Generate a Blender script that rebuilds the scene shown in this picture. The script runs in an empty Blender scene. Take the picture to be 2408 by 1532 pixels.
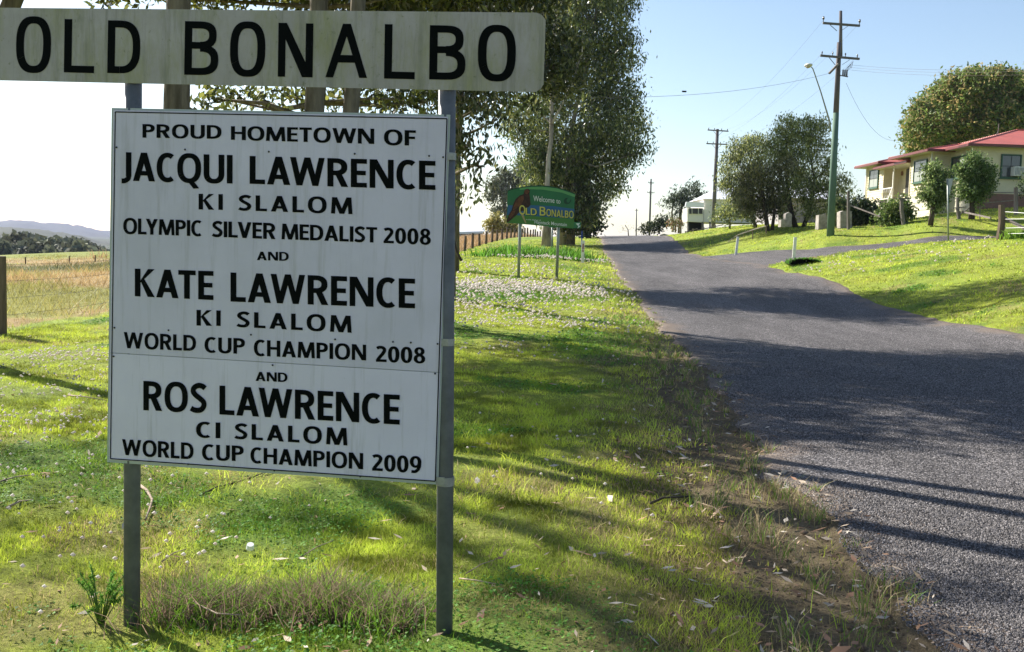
import bpy, math, random
import numpy as np
from mathutils import Vector, Matrix
R = math.radians
rng = np.random.default_rng(7)
random.seed(5)
sc = bpy.context.scene
C = sc.collection

# ---------------------------------------------------------------- camera, sky, sun, exposure
FPX, CX, CY, EYE = 2340.0, 1204.0, 766.0, 1.6          # photograph measured on a 2408 x 1532 grid
PITCH, ROLL = R(4.67), R(1.9)
fwd = np.array([0, math.cos(PITCH), -math.sin(PITCH)])
up0 = np.array([0, math.sin(PITCH), math.cos(PITCH)])
rt0 = np.array([1.0, 0, 0])
rt = rt0*math.cos(ROLL) + up0*math.sin(ROLL)
up = up0*math.cos(ROLL) - rt0*math.sin(ROLL)
cam = bpy.data.cameras.new('camera'); camo = bpy.data.objects.new('camera', cam); C.objects.link(camo)
cam.sensor_width = 36; cam.lens = 36*FPX/2408; cam.clip_start = 0.05; cam.clip_end = 30000
camo.matrix_world = Matrix(((rt[0], up[0], -fwd[0], 0), (rt[1], up[1], -fwd[1], 0), (rt[2], up[2], -fwd[2], EYE), (0, 0, 0, 1)))
sc.camera = camo

SUN_ROT, SUN_EL = R(-48), R(35)
world = bpy.data.worlds.new('World'); sc.world = world; world.use_nodes = True
wn = world.node_tree
sky = wn.nodes.new('ShaderNodeTexSky'); sky.sky_type = 'NISHITA'; sky.sun_disc = False
sky.sun_elevation = SUN_EL; sky.sun_rotation = SUN_ROT; sky.altitude = 200; sky.air_density = 1.0; sky.dust_density = 0.9; sky.ozone_density = 1.0
bg = wn.nodes['Background']; wn.links.new(sky.outputs[0], bg.inputs[0]); bg.inputs[1].default_value = 0.071
sl = bpy.data.lights.new('sun', 'SUN'); sl.energy = 5.0; sl.angle = R(0.53); sl.color = (1, 0.95, 0.86)
so = bpy.data.objects.new('sun', sl); C.objects.link(so)
sund = Vector((math.sin(SUN_ROT)*math.cos(SUN_EL), math.cos(SUN_ROT)*math.cos(SUN_EL), math.sin(SUN_EL)))
so.rotation_euler = sund.to_track_quat('Z', 'Y').to_euler(); so.location = (-30, 30, 40)
sc.view_settings.view_transform = 'Standard'; sc.view_settings.look = 'None'
sc.view_settings.exposure = 1.32; sc.view_settings.gamma = 1; sc.view_settings.use_curve_mapping = False

# ---------------------------------------------------------------- measuring helpers
def ray(px, py): return fwd + rt*((px-CX)/FPX) + up*((CY-py)/FPX)
def P(px, py, Y):                                        # a pixel and a distance ahead give a point in the place
    d = ray(px, py); p = d*(Y/d[1]); return np.array([p[0], p[1], p[2]+EYE])

# ---------------------------------------------------------------- mesh helpers
def link(name, me, m=None, parent=None):
    o = bpy.data.objects.new(name, me)
    if m is not None: me.materials.append(m)
    C.objects.link(o)
    if parent is not None: o.parent = parent
    return o
def np_mesh(name, V, quads=None, tris=None, smooth=False, attrs=None, cols=None):
    me = bpy.data.meshes.new(name)
    nq = 0 if quads is None else len(quads); nt = 0 if tris is None else len(tris)
    me.vertices.add(len(V)); me.vertices.foreach_set('co', np.asarray(V, np.float32).ravel())
    idx = []
    if nq: idx.append(np.asarray(quads).ravel())
    if nt: idx.append(np.asarray(tris).ravel())
    idx = np.concatenate(idx).astype(np.int32)
    st = np.concatenate([np.arange(nq)*4, nq*4+np.arange(nt)*3]).astype(np.int32)
    me.loops.add(len(idx)); me.loops.foreach_set('vertex_index', idx)
    me.polygons.add(nq+nt); me.polygons.foreach_set('loop_start', st)
    me.polygons.foreach_set('loop_total', np.concatenate([np.full(nq, 4), np.full(nt, 3)]).astype(np.int32))
    if smooth: me.polygons.foreach_set('use_smooth', np.ones(nq+nt, bool))
    me.update(calc_edges=True)
    if attrs:
        for k, a in attrs.items():
            at = me.attributes.new(k, 'FLOAT', 'POINT'); at.data.foreach_set('value', np.asarray(a, np.float32))
    if cols is not None:
        at = me.attributes.new('tint', 'FLOAT_COLOR', 'POINT')
        c4 = np.ones((len(V), 4), np.float32); c4[:, :3] = cols; at.data.foreach_set('color', c4.ravel())
    return me
class MB:
    def __init__(s): s.v = []; s.f = []
    def poly(s, pts):
        n = len(s.v); s.v += [tuple(map(float, p)) for p in pts]; s.f.append(tuple(range(n, n+len(pts)))); return s
    def box(s, x0, y0, z0, x1, y1, z1):
        n = len(s.v)
        s.v += [(x, y, z) for z in (z0, z1) for y in (y0, y1) for x in (x0, x1)]
        for f in ((0,2,3,1),(4,5,7,6),(0,1,5,4),(2,6,7,3),(0,4,6,2),(1,3,7,5)): s.f.append(tuple(n+i for i in f))
        return s
    def beam(s, a, b, w, h, up_=(0,0,1)):                # rectangular bar from a to b
        a = Vector(a); b = Vector(b); d = (b-a).normalized(); u = Vector(up_)
        if abs(d.dot(u)) > .98: u = Vector((1, 0, 0))
        r = d.cross(u).normalized(); u = r.cross(d).normalized(); n = len(s.v)
        for p in (a, b):
            for i, j in ((-1,-1),(1,-1),(1,1),(-1,1)): s.v.append(tuple(p + r*(i*w/2) + u*(j*h/2)))
        for f in ((3,2,1,0),(4,5,6,7),(0,1,5,4),(1,2,6,5),(2,3,7,6),(3,0,4,7)): s.f.append(tuple(n+i for i in f))
        return s
    def tube(s, pts, rad, n=8, cap=True):
        pts = [Vector(p) for p in pts]; k = len(pts)
        if not hasattr(rad, '__len__'): rad = [rad]*k
        base = len(s.v); prev = None
        for i, p in enumerate(pts):
            d = (pts[min(i+1, k-1)] - pts[max(i-1, 0)]).normalized()
            if prev is None:
                u = Vector((0, 0, 1)) if abs(d.z) < .9 else Vector((1, 0, 0)); r = d.cross(u).normalized()
            else: r = (prev - d*prev.dot(d)).normalized()
            prev = r; q = d.cross(r)
            for j in range(n):
                a = 2*math.pi*j/n; s.v.append(tuple(p + (r*math.cos(a)+q*math.sin(a))*rad[i]))
        for i in range(k-1):
            for j in range(n):
                a = base+i*n+j; b = base+i*n+(j+1) % n; s.f.append((a, b, b+n, a+n))
        if cap: s.f.append(tuple(base+j for j in range(n))[::-1]); s.f.append(tuple(base+(k-1)*n+j for j in range(n)))
        return s
    def ball(s, c, rx, ry, rz, n=8, m=5):
        c = Vector(c); base = len(s.v)
        for i in range(m+1):
            t = math.pi*i/m
            for j in range(n):
                a = 2*math.pi*j/n; s.v.append((c.x+rx*math.sin(t)*math.cos(a), c.y+ry*math.sin(t)*math.sin(a), c.z+rz*math.cos(t)))
        for i in range(m):
            for j in range(n):
                a = base+i*n+j; b = base+i*n+(j+1) % n; s.f.append((a, a+n, b+n, b))
        return s
    def mesh(s, name, smooth=False):
        me = bpy.data.meshes.new(name); me.from_pydata(s.v, [], s.f); me.update()
        if smooth:
            me.polygons.foreach_set('use_smooth', [True]*len(me.polygons)); me.update()
        return me
    def build(s, name, m, parent=None, smooth=False):
        o = link(name, s.mesh(name, smooth), m, parent); return o
def tag(o, label, cat, group=None, kind=None):
    if label: o['label'] = label
    if cat: o['category'] = cat
    if group: o['group'] = group
    if kind: o['kind'] = kind
    return o
def thing(name, label, cat, group=None):
    o = bpy.data.objects.new(name, None); C.objects.link(o); o.empty_display_size = .2
    return tag(o, label, cat, group)
def struct(o): o['kind'] = 'structure'; return o
def place(root, loc):                                    # move the empty to its base, keep the children where they were built
    root.location = loc
    for ch in root.children: ch.matrix_parent_inverse = Matrix.Translation(Vector(loc)).inverted()
def copy_tree(o, parent=None):
    c = o.copy(); C.objects.link(c)
    if parent is not None: c.parent = parent
    for ch in o.children: copy_tree(ch, c)
    return c

# ---------------------------------------------------------------- materials
def mat(name, col, rough=.7, spec=.4, metal=0., var=None, scale=8., detail=4., bump=0., bscale=None, attr=None, trans=0., coat=0., coord='Object', stretch=None):
    m = bpy.data.materials.new(name); m.use_nodes = True; t = m.node_tree; N = t.nodes; L = t.links
    b = N['Principled BSDF']; b.inputs['Base Color'].default_value = (*col, 1); b.inputs['Roughness'].default_value = rough
    b.inputs['Specular IOR Level'].default_value = spec; b.inputs['Metallic'].default_value = metal
    tc = N.new('ShaderNodeTexCoord'); src = tc.outputs[coord]
    if stretch:
        mp = N.new('ShaderNodeMapping'); mp.inputs['Scale'].default_value = stretch; L.new(src, mp.inputs[0]); src = mp.outputs[0]
    colout = None
    if var is not None:
        nz = N.new('ShaderNodeTexNoise'); nz.inputs['Scale'].default_value = scale; nz.inputs['Detail'].default_value = detail; nz.inputs['Roughness'].default_value = .65
        L.new(src, nz.inputs['Vector'])
        cr = N.new('ShaderNodeValToRGB'); cr.color_ramp.elements[0].position = .35; cr.color_ramp.elements[1].position = .68
        cr.color_ramp.elements[0].color = (*var, 1); cr.color_ramp.elements[1].color = (*col, 1)
        L.new(nz.outputs['Fac'], cr.inputs[0]); colout = cr.outputs[0]; L.new(colout, b.inputs['Base Color'])
    if attr:
        at = N.new('ShaderNodeAttribute'); at.attribute_name = attr; colout = at.outputs['Color']; L.new(colout, b.inputs['Base Color'])
    if bump:
        nb = N.new('ShaderNodeTexNoise'); nb.inputs['Scale'].default_value = bscale or scale*3; nb.inputs['Detail'].default_value = 5
        L.new(src, nb.inputs['Vector']); bp = N.new('ShaderNodeBump'); bp.inputs['Strength'].default_value = bump; bp.inputs['Distance'].default_value = .02
        L.new(nb.outputs['Fac'], bp.inputs['Height']); L.new(bp.outputs[0], b.inputs['Normal'])
    if trans:
        tr = N.new('ShaderNodeBsdfTranslucent'); mx = N.new('ShaderNodeMixShader'); mx.inputs[0].default_value = trans
        tr.inputs[0].default_value = (*col, 1)
        if colout is not None: L.new(colout, tr.inputs[0])
        L.new(b.outputs[0], mx.inputs[1]); L.new(tr.outputs[0], mx.inputs[2]); L.new(mx.outputs[0], N['Material Output'].inputs[0])
    return m

GALV = mat('galvanised_steel', (.15, .155, .17), .6, .3, .1, var=(.10, .105, .115), scale=14, detail=8, bump=.08, bscale=60)
ALU = mat('aluminium_strap', (.36, .36, .36), .5, .4, .4, var=(.26, .26, .25), scale=30)
WHITE = mat('white_sign_face', (.62, .58, .72), .5, .3, var=(.53, .50, .61), scale=2.2, detail=9, bump=.02)
BLACK = mat('black_vinyl', (.003, .004, .004), .7, .05)
FRAMEW = mat('sign_edge_grey', (.42, .44, .44), .5, .4, var=(.38, .43, .40), scale=6)
DARKHOLE = mat('dark_void', (.006, .006, .006), .9)
BARK = mat('gum_bark', (.21, .175, .125), .9, .15, var=(.075, .06, .04), scale=9, detail=8, bump=.8, bscale=16, stretch=(1, 1, .18))
PALEBARK = mat('pale_gum_bark', (.46, .42, .36), .8, .2, var=(.13, .10, .075), scale=1.6, detail=6, bump=.4, bscale=12, stretch=(1, 1, .3))
DARKBARK = mat('dark_bark', (.10, .08, .06), .9, .15, var=(.045, .035, .028), scale=7, bump=.6, bscale=14, stretch=(1, 1, .25))
POSTWOOD = mat('weathered_post_timber', (.20, .15, .11), .9, .15, var=(.07, .05, .04), scale=7, detail=8, bump=.6, bscale=25, stretch=(1, 1, .12))
GREYWOOD = mat('grey_timber', (.26, .23, .21), .9, .15, var=(.12, .10, .09), scale=7, detail=8, bump=.5, bscale=25, stretch=(1, 1, .15))
WIRE = mat('fence_wire', (.10, .085, .075), .6, .4, .4)
LEAF = mat('leaf', (.1, .1, .05), .38, .5, attr='tint', trans=.42)
SOFTLEAF = mat('soft_leaf', (.1, .1, .05), .6, .3, attr='tint', trans=.42)
FARLEAF = mat('far_leaf', (.1, .1, .05), .8, .15, attr='tint', trans=.2)
GRASSM = mat('grass_blade', (.1, .2, .03), .6, .12, attr='tint', trans=.38)
DRYM = mat('dry_grass_blade', (.3, .2, .1), .6, .3, attr='tint', trans=.35)
PETAL = mat('clover_bloom', (.85, .83, .78), .8, .2, var=(.70, .60, .55), scale=30, trans=.45)
LITTER = mat('dead_leaf', (.3, .2, .1), .7, .12, attr='tint', trans=.12)
STICK = mat('bleached_stick', (.42, .33, .25), .8, .2, var=(.20, .14, .10), scale=14, bump=.4)

# ---------------------------------------------------------------- noise for placing and tinting things
def vnoise(x, y, s, seed=0):
    x = np.asarray(x)/s; y = np.asarray(y)/s; xi = np.floor(x).astype(np.int64); yi = np.floor(y).astype(np.int64)
    fx = x-xi; fy = y-yi; fx = fx*fx*(3-2*fx); fy = fy*fy*(3-2*fy)
    def h(a, b):
        n = (a*374761393 + b*668265263 + seed*144665) & 0xffffffff
        n = ((n ^ (n >> 13))*1274126177) & 0xffffffff
        n = (n ^ (n >> 16)) & 0xffff
        return n/65535.0
    return (h(xi, yi)*(1-fx)+h(xi+1, yi)*fx)*(1-fy)+(h(xi, yi+1)*(1-fx)+h(xi+1, yi+1)*fx)*fy
def fbm(x, y, s, seed=0, o=4):
    r = 0; a = .5; t = 0
    for i in range(o): r = r+a*vnoise(x, y, s/2**i, seed+i*17); t += a; a *= .55
    return r/t
def sst(a, b, x): t = np.clip((x-a)/(b-a), 0, 1); return t*t*(3-2*t)

# ---------------------------------------------------------------- lie of the land: one smooth surface through surveyed points
GP = [(-9, -8, 0), (0, -8, 0), (9, -8, 0), (-9, 0, 0), (0, 1, 0), (5, 1, .0), (10, 1, .05), (-8, 8, 0), (-3, 8, 0), (3.2, 8, .0), (7, 8, 0), (13, 8, .25), (2, 14, 0), (6, 14, 0), (-4, 13, 0), (11.5, 14, .18),
      (-60, 110, -3), (-75, 150, -8), (-120, 300, -14), (-60, 200, -9), (-30, 250, -6), (18, 180, 2.6), (30, 180, 4.4), (0, 200, 2.0), (10, 300, -3), (60, 250, 5), (100, 150, 9), (150, 300, 8), (60, 60, 7.5), (48, 95, 6.6), (40, 30, 5.5), (25, 8, 1.6), (30, 120, 4.3), (60, 140, 6)]
for px, py, Y in [(310, 1480, 4.2), (1045, 1490, 4.0), (1540, 762, 21.5), (2408, 786, 19), (1480, 692, 29), (2000, 692, 29), (1440, 642, 38), (1835, 642, 38), (1412, 594, 66), (1600, 600, 63), (1400, 556, 105), (1545, 556, 105),
                  (1780, 622, 43), (1865, 609, 43.5), (2010, 587, 44), (2140, 571, 45), (1690, 602, 56), (1900, 591, 50.5), (2010, 580, 49.5), (2140, 567, 49), (2229, 571, 46.5), (2330, 569, 46), (2400, 567, 46), (2460, 566, 45), (1950, 547, 53), (1800, 560, 60), (1720, 566, 64), (1640, 553, 80), (1805, 534, 66), (1890, 536, 65), (1600, 550, 100), (1700, 532, 100),
                  (1900, 652, 33), (2100, 642, 31), (2408, 704, 22.5), (2100, 592, 42), (2408, 556, 37), (2229, 564, 43), (2350, 562, 36), (2300, 622, 30), (2200, 744, 23.6), (2250, 700, 25), (2120, 716, 26), (2189, 524, 51), (2285, 515, 54), (2270, 496, 61), (2380, 500, 56), (2080, 521, 70), (2026, 521, 78), (2170, 512, 62),
                  (1220, 655, 32), (1310, 655, 32), (1371, 618, 44), (1285, 576, 75), (1300, 590, 55), (1100, 592, 75), (1260, 560, 150), (1380, 556, 105), (1110, 563, 140),
                  (5, 785, 15.5), (100, 702, 24), (100, 652, 37), (100, 616, 60), (250, 593, 90), (-300, 640, 45)]:
    GP.append(tuple(P(px, py, Y)))
GP = np.array(GP)
def warp(x, y): y = np.maximum(np.asarray(y, float), -9.0); return np.stack([np.asarray(x)/(y+14)*2.2, np.log(y+14)], -1)
GW = warp(GP[:, 0], GP[:, 1])
def _k(r2): return np.where(r2 > 1e-12, r2*np.log(r2+1e-12), 0)
nG = len(GP); A = np.zeros((nG+3, nG+3))
A[:nG, :nG] = _k(((GW[:, None]-GW[None])**2).sum(-1)) + np.eye(nG)*.004
A[:nG, nG] = 1; A[:nG, nG+1:] = GW; A[nG, :nG] = 1; A[nG+1:, :nG] = GW.T
GC = np.linalg.solve(A, np.concatenate([GP[:, 2], [0, 0, 0]]))
def T(x, y):
    x = np.atleast_1d(np.asarray(x, float)); y = np.atleast_1d(np.asarray(y, float)); x, y = np.broadcast_arrays(x, y)
    sh = x.shape; x = x.ravel(); y = y.ravel(); out = np.empty(len(x))
    for i in range(0, len(x), 60000):
        w = warp(x[i:i+60000], y[i:i+60000]); w[:, 0] = np.clip(w[:, 0], -3, 3)
        k = _k(((w[:, None]-GW[None])**2).sum(-1)); out[i:i+60000] = k@GC[:nG] + GC[nG] + w@GC[nG+1:]
    d = np.hypot(x, y); f = sst(230, 420, d)
    far = -16 + 3*np.sin(x/170)*np.sin(y/230)
    near = out*sst(-60, -6, y)
    return (near*(1-f)+far*f).reshape(sh)
def T1(x, y): return float(T(x, y)[0])
LE = np.array([(-30, .6), (-10, 1.2), (0, 1.5), (4.2, 1.62), (8, 1.92), (14.4, 2.6), (21.5, 3.1), (29, 3.45), (38, 3.9), (66, 5.9), (105, 8.8), (150, 12.2), (260, 21)])
RE = np.array([(-30, 8.2), (-10, 8.6), (4, 9.0), (12, 9.45), (19, 9.8), (29, 10.0), (38, 10.4), (50, 10.9), (63, 11.1), (105, 15.2), (150, 18.6), (260, 27)])
FE = np.array([(-30, -11), (-10, -9.7), (15.5, -8.02), (75, -4.1), (150, 3.5), (200, 9)])
def interp(A_, y): return np.interp(y, A_[:, 0], A_[:, 1])
def xl(y): return interp(LE, y) + (vnoise(y, 0*y, .9, 3)-.5)*.34 + (vnoise(y, 0*y, .23, 4)-.5)*.16
def xr(y): return interp(RE, y) + (vnoise(y, 0*y, 1.7, 5)-.5)*.3 + (vnoise(y, 0*y, .4, 6)-.5)*.1
SR = np.array([(9.4, 40.2, 62.5), (10.4, 41.6, 60.5), (11.2, 42.6, 58), (12.5, 43.4, 55.6), (15, 44.1, 50.6), (18, 44.9, 48.9), (24, 44.6, 48.0), (34, 43.5, 46.8), (50, 42, 45.5)])
def road_sd(x, y):                                       # > 0 inside a sealed surface
    y = np.asarray(y, float); x = np.asarray(x, float)
    a = np.minimum(x-xl(y), xr(y)-x)
    lo = np.interp(x, SR[:, 0], SR[:, 1]); hi = np.interp(x, SR[:, 0], SR[:, 2])
    b = np.minimum(np.minimum(y-lo, hi-y), np.minimum(x-9.4, 50-x))
    return np.maximum(a, b)

def drift_f(x, y):                                       # where the clover grows thick
    return sst(1.25, .6, np.hypot((x+1.2)/3.6, (y-27.0)/2.6)+(fbm(x, y, 1.2, 66)-.5)*.7)
def ground_tint(x, y):
    n1 = fbm(x, y, 2.2, 1); n2 = fbm(x, y, .5, 2); n3 = fbm(x, y, 9, 9)
    c = np.stack([.16+.11*n1, .235+.05*n1, .035+.01*n2], -1)             # yellow-green lawn
    def mix(c, col, f): f = np.clip(f, 0, 1)[..., None]; return c*(1-f)+np.array(col)*f
    c = mix(c, (.075, .14, .024), sst(.56, .66, fbm(x, y, 1.4, 31))*.7)    # clover clumps
    c = mix(c, (.24, .20, .08), sst(.6, .75, fbm(x, y, 1.1, 21))*.5); c = mix(c, (.045, .12, .02), drift_f(x, y)*.8)      # worn, straw coloured
    d = interp(LE, y)-x                                                       # distance left of the road
    ero = sst(1.7, .5, d+ (n1-.5)*1.6)*(d > -.6)*sst(26, 12, y)
    c = mix(c, (.135, .095, .065), ero*.92)
    ero2 = sst(.8, .0, np.abs(d)+(n2-.5)*.8); c = mix(c, (.20, .16, .10), ero2*.6)
    past = sst(.25, .6, interp(FE, y)-x+(n1-.5)*.8)
    pc = np.stack([.25+.08*n1, .18+.06*n1, .085+.02*n1], -1)
    pg = np.stack([.15+.05*n1, .20+.05*n1, .04+0*n1], -1)
    g = np.clip(.75*sst(.48, .62, fbm(x, y, 5, 41)) + sst(60, 72, y)*sst(-12, -20, x), 0, 1)[..., None]
    pc = pc*(1-g*.8)+pg*g*.8
    shade_band = (sst(41, 46, y)*sst(56, 50, y)*sst(-8, -14, x))[..., None]; pc = pc*(1-shade_band)+np.array((.075, .09, .03))*shade_band  # band of tree shadow across the pasture, painted into the tint
    c = c*(1-past[..., None])+pc*past[..., None]
    c = mix(c, (.045, .055, .03), sst(130, 190, y)*sst(5, -5, x-.02*y))
    return c*(.78+.42*n3[..., None])

def build_ground():
    vs = np.concatenate([np.linspace(math.log(5), math.log(14+40), 420), np.linspace(math.log(54), math.log(6014), 190)[1:]])
    us = np.concatenate([-np.geomspace(1.02, 4, 30)[::-1]+.0, np.linspace(-1, 1, 560), np.geomspace(1.02, 4, 30)])
    us = us*.62
    Y = np.exp(vs)-14; V_, U_ = np.meshgrid(Y, us, indexing='ij'); X_ = U_*(V_+14)
    Yb = np.array([-60., -30, -18]); 
    Yr = np.concatenate([Yb, Y]); V_ = np.concatenate([np.repeat(Yb[:, None], len(us), 1), V_]); X_ = np.concatenate([np.repeat((us*5)[None], 3, 0)*np.array([6, 4, 2])[:, None], X_])
    Z = T(X_, V_)
    sd = road_sd(X_, V_); Z = Z - .11*sst(.02, .4, sd)
    near = sst(60, 20, V_)
    Z = Z + near*((fbm(X_, V_, .8, 51)-.5)*.07+(fbm(X_, V_, .22, 52)-.5)*.036)*(sd < .02)
    d = interp(LE, V_)-X_
    Z = Z - .05*sst(.9, .25, np.abs(d-.35))*sst(30, 15, V_)*(sd < 0)              # the worn gutter beside the seal
    cx_, cy_ = P(1893, 613, 42.3)[:2]
    nr, nc = X_.shape
    i = np.arange(nr*nc).reshape(nr, nc)
    q = np.stack([i[:-1, :-1], i[:-1, 1:], i[1:, 1:], i[1:, :-1]], -1).reshape(-1, 4)
    V = np.stack([X_, V_, Z], -1).reshape(-1, 3)
    m = mat('turf_and_earth', (.1, .1, .05), .95, .1, attr='tint')
    t = m.node_tree; N = t.nodes; L = t.links; b = N['Principled BSDF']
    at = [n for n in N if n.type == 'ATTRIBUTE'][0]; tc = N.new('ShaderNodeTexCoord')
    nz = N.new('ShaderNodeTexNoise'); nz.inputs['Scale'].default_value = 34; nz.inputs['Detail'].default_value = 8; nz.inputs['Roughness'].default_value = .75; L.new(tc.outputs['Object'], nz.inputs[0])
    nz2 = N.new('ShaderNodeTexNoise'); nz2.inputs['Scale'].default_value = 1.6; nz2.inputs['Detail'].default_value = 9; nz2.inputs['Roughness'].default_value = .8; L.new(tc.outputs['Object'], nz2.inputs[0])
    mr = N.new('ShaderNodeMapRange'); mr.inputs[1].default_value = .3; mr.inputs[2].default_value = .7; mr.inputs[3].default_value = .45; mr.inputs[4].default_value = 1.5; L.new(nz.outputs[0], mr.inputs[0])
    mr2 = N.new('ShaderNodeMapRange'); mr2.inputs[1].default_value = .35; mr2.inputs[2].default_value = .65; mr2.inputs[3].default_value = .7; mr2.inputs[4].default_value = 1.25; L.new(nz2.outputs[0], mr2.inputs[0])
    mu = N.new('ShaderNodeMath'); mu.operation = 'MULTIPLY'; L.new(mr.outputs[0], mu.inputs[0]); L.new(mr2.outputs[0], mu.inputs[1])
    vm = N.new('ShaderNodeVectorMath'); vm.operation = 'SCALE'; L.new(at.outputs['Color'], vm.inputs[0]); L.new(mu.outputs[0], vm.inputs['Scale']); L.new(vm.outputs[0], b.inputs['Base Color'])
    bp = N.new('ShaderNodeBump'); bp.inputs['Strength'].default_value = .9; bp.inputs['Distance'].default_value = .03; L.new(nz.outputs[0], bp.inputs['Height']); L.new(bp.outputs[0], b.inputs['Normal'])
    cols = ground_tint(X_.ravel(), V_.ravel())
    struct(link('ground', np_mesh('ground', V, quads=q, smooth=True, cols=cols), m))
build_ground()

# ---------------------------------------------------------------- roads
def road_mat():
    m = bpy.data.materials.new('chip_seal'); m.use_nodes = True; t = m.node_tree; N = t.nodes; L = t.links; b = N['Principled BSDF']
    tc = N.new('ShaderNodeTexCoord')
    vo = N.new('ShaderNodeTexVoronoi'); vo.inputs['Scale'].default_value = 62; vo.inputs['Randomness'].default_value = 1; L.new(tc.outputs['Object'], vo.inputs['Vector'])
    hs = N.new('ShaderNodeSeparateColor'); L.new(vo.outputs['Color'], hs.inputs[0])
    cr = N.new('ShaderNodeValToRGB'); e = cr.color_ramp.elements
    e[0].position = 0; e[0].color = (.052, .046, .047, 1); e[1].position = 1; e[1].color = (.55, .51, .505, 1)
    k = e.new(.45); k.color = (.185, .170, .170, 1); k = e.new(.8); k.color = (.30, .278, .278, 1)
    L.new(hs.outputs[0], cr.inputs[0])
    gap = N.new('ShaderNodeMapRange'); gap.inputs[1].default_value = .25; gap.inputs[2].default_value = .62; gap.inputs[3].default_value = 1; gap.inputs[4].default_value = .22; L.new(vo.outputs['Distance'], gap.inputs[0])
    nz = N.new('ShaderNodeTexNoise'); nz.inputs['Scale'].default_value = .9; nz.inputs['Detail'].default_value = 9; nz.inputs['Roughness'].default_value = .7; L.new(tc.outputs['Object'], nz.inputs[0])
    mr = N.new('ShaderNodeMapRange'); mr.inputs[1].default_value = .3; mr.inputs[2].default_value = .7; mr.inputs[3].default_value = .55; mr.inputs[4].default_value = 1.25; L.new(nz.outputs[0], mr.inputs[0])
    mpp = N.new('ShaderNodeMapping'); mpp.inputs['Scale'].default_value = (1, .22, 1); L.new(tc.outputs['Object'], mpp.inputs[0]); L.new(mpp.outputs[0], nz.inputs[0])
    mu = N.new('ShaderNodeMath'); mu.operation = 'MULTIPLY'; L.new(gap.outputs[0], mu.inputs[0]); L.new(mr.outputs[0], mu.inputs[1])
    vm = N.new('ShaderNodeVectorMath'); vm.operation = 'SCALE'; L.new(cr.outputs[0], vm.inputs[0]); L.new(mu.outputs[0], vm.inputs['Scale'])
    at = N.new('ShaderNodeAttribute'); at.attribute_name = 'dust'
    mx = N.new('ShaderNodeMix'); mx.data_type = 'RGBA'; L.new(at.outputs['Fac'], mx.inputs[0]); L.new(vm.outputs[0], mx.inputs[6]); mx.inputs[7].default_value = (.17, .13, .10, 1)
    L.new(mx.outputs[2], b.inputs['Base Color']); b.inputs['Roughness'].default_value = .7; b.inputs['Specular IOR Level'].default_value = .15
    iv = N.new('ShaderNodeMapRange'); iv.inputs[1].default_value = 0; iv.inputs[2].default_value = .7; iv.inputs[3].default_value = 1; iv.inputs[4].default_value = 0; L.new(vo.outputs['Distance'], iv.inputs[0])
    ad = N.new('ShaderNodeMath'); ad.operation = 'MULTIPLY_ADD'; L.new(hs.outputs[1], ad.inputs[0]); ad.inputs[1].default_value = .6; L.new(iv.outputs[0], ad.inputs[2])
    bp = N.new('ShaderNodeBump'); bp.inputs['Strength'].default_value = 1; bp.inputs['Distance'].default_value = .007; L.new(ad.outputs[0], bp.inputs['Height']); L.new(bp.outputs[0], b.inputs['Normal'])
    return m
ROADM = road_mat()
def strip(name, Yv, left, right, nx, lift, vertical=True):
    rows = []; dust = []
    for i, y in enumerate(Yv):
        a, b_ = left[i], right[i]; t = np.linspace(0, 1, nx)
        if vertical: X = a+(b_-a)*t; Yy = np.full(nx, y)
        else: X = np.full(nx, y); Yy = a+(b_-a)*t
        rows.append((X, Yy)); dust.append(t)
    X = np.array([r[0] for r in rows]); Yy = np.array([r[1] for r in rows]); t = np.array(dust)
    Z = T(X, Yy)+lift + .045*(1-(2*t-1)**2)*vertical
    edge = (t <= 0) | (t >= 1); Z = Z-.1*edge
    w = np.abs(right-left)[:, None]; de = np.minimum(t, 1-t)*w
    du = sst(.55, .02, de+(fbm(X, Yy, .5, 77)-.5)*.9)*.85
    V = np.stack([X, Yy, Z], -1).reshape(-1, 3); nr, nc = X.shape; i = np.arange(nr*nc).reshape(nr, nc)
    q = np.stack([i[:-1, :-1], i[:-1, 1:], i[1:, 1:], i[1:, :-1]], -1).reshape(-1, 4)
    if not vertical: q = q[:, ::-1]
    return struct(link(name, np_mesh(name, V, quads=q, smooth=True, attrs={'dust': du.ravel()}), ROADM))
yv = np.concatenate([np.linspace(-28, 2, 60), np.linspace(2.1, 30, 420), np.linspace(30.3, 120, 160), np.linspace(122, 255, 60)])
strip('road', yv, xl(yv), xr(yv), 60, .014)
r = np.random.default_rng(8)
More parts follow.
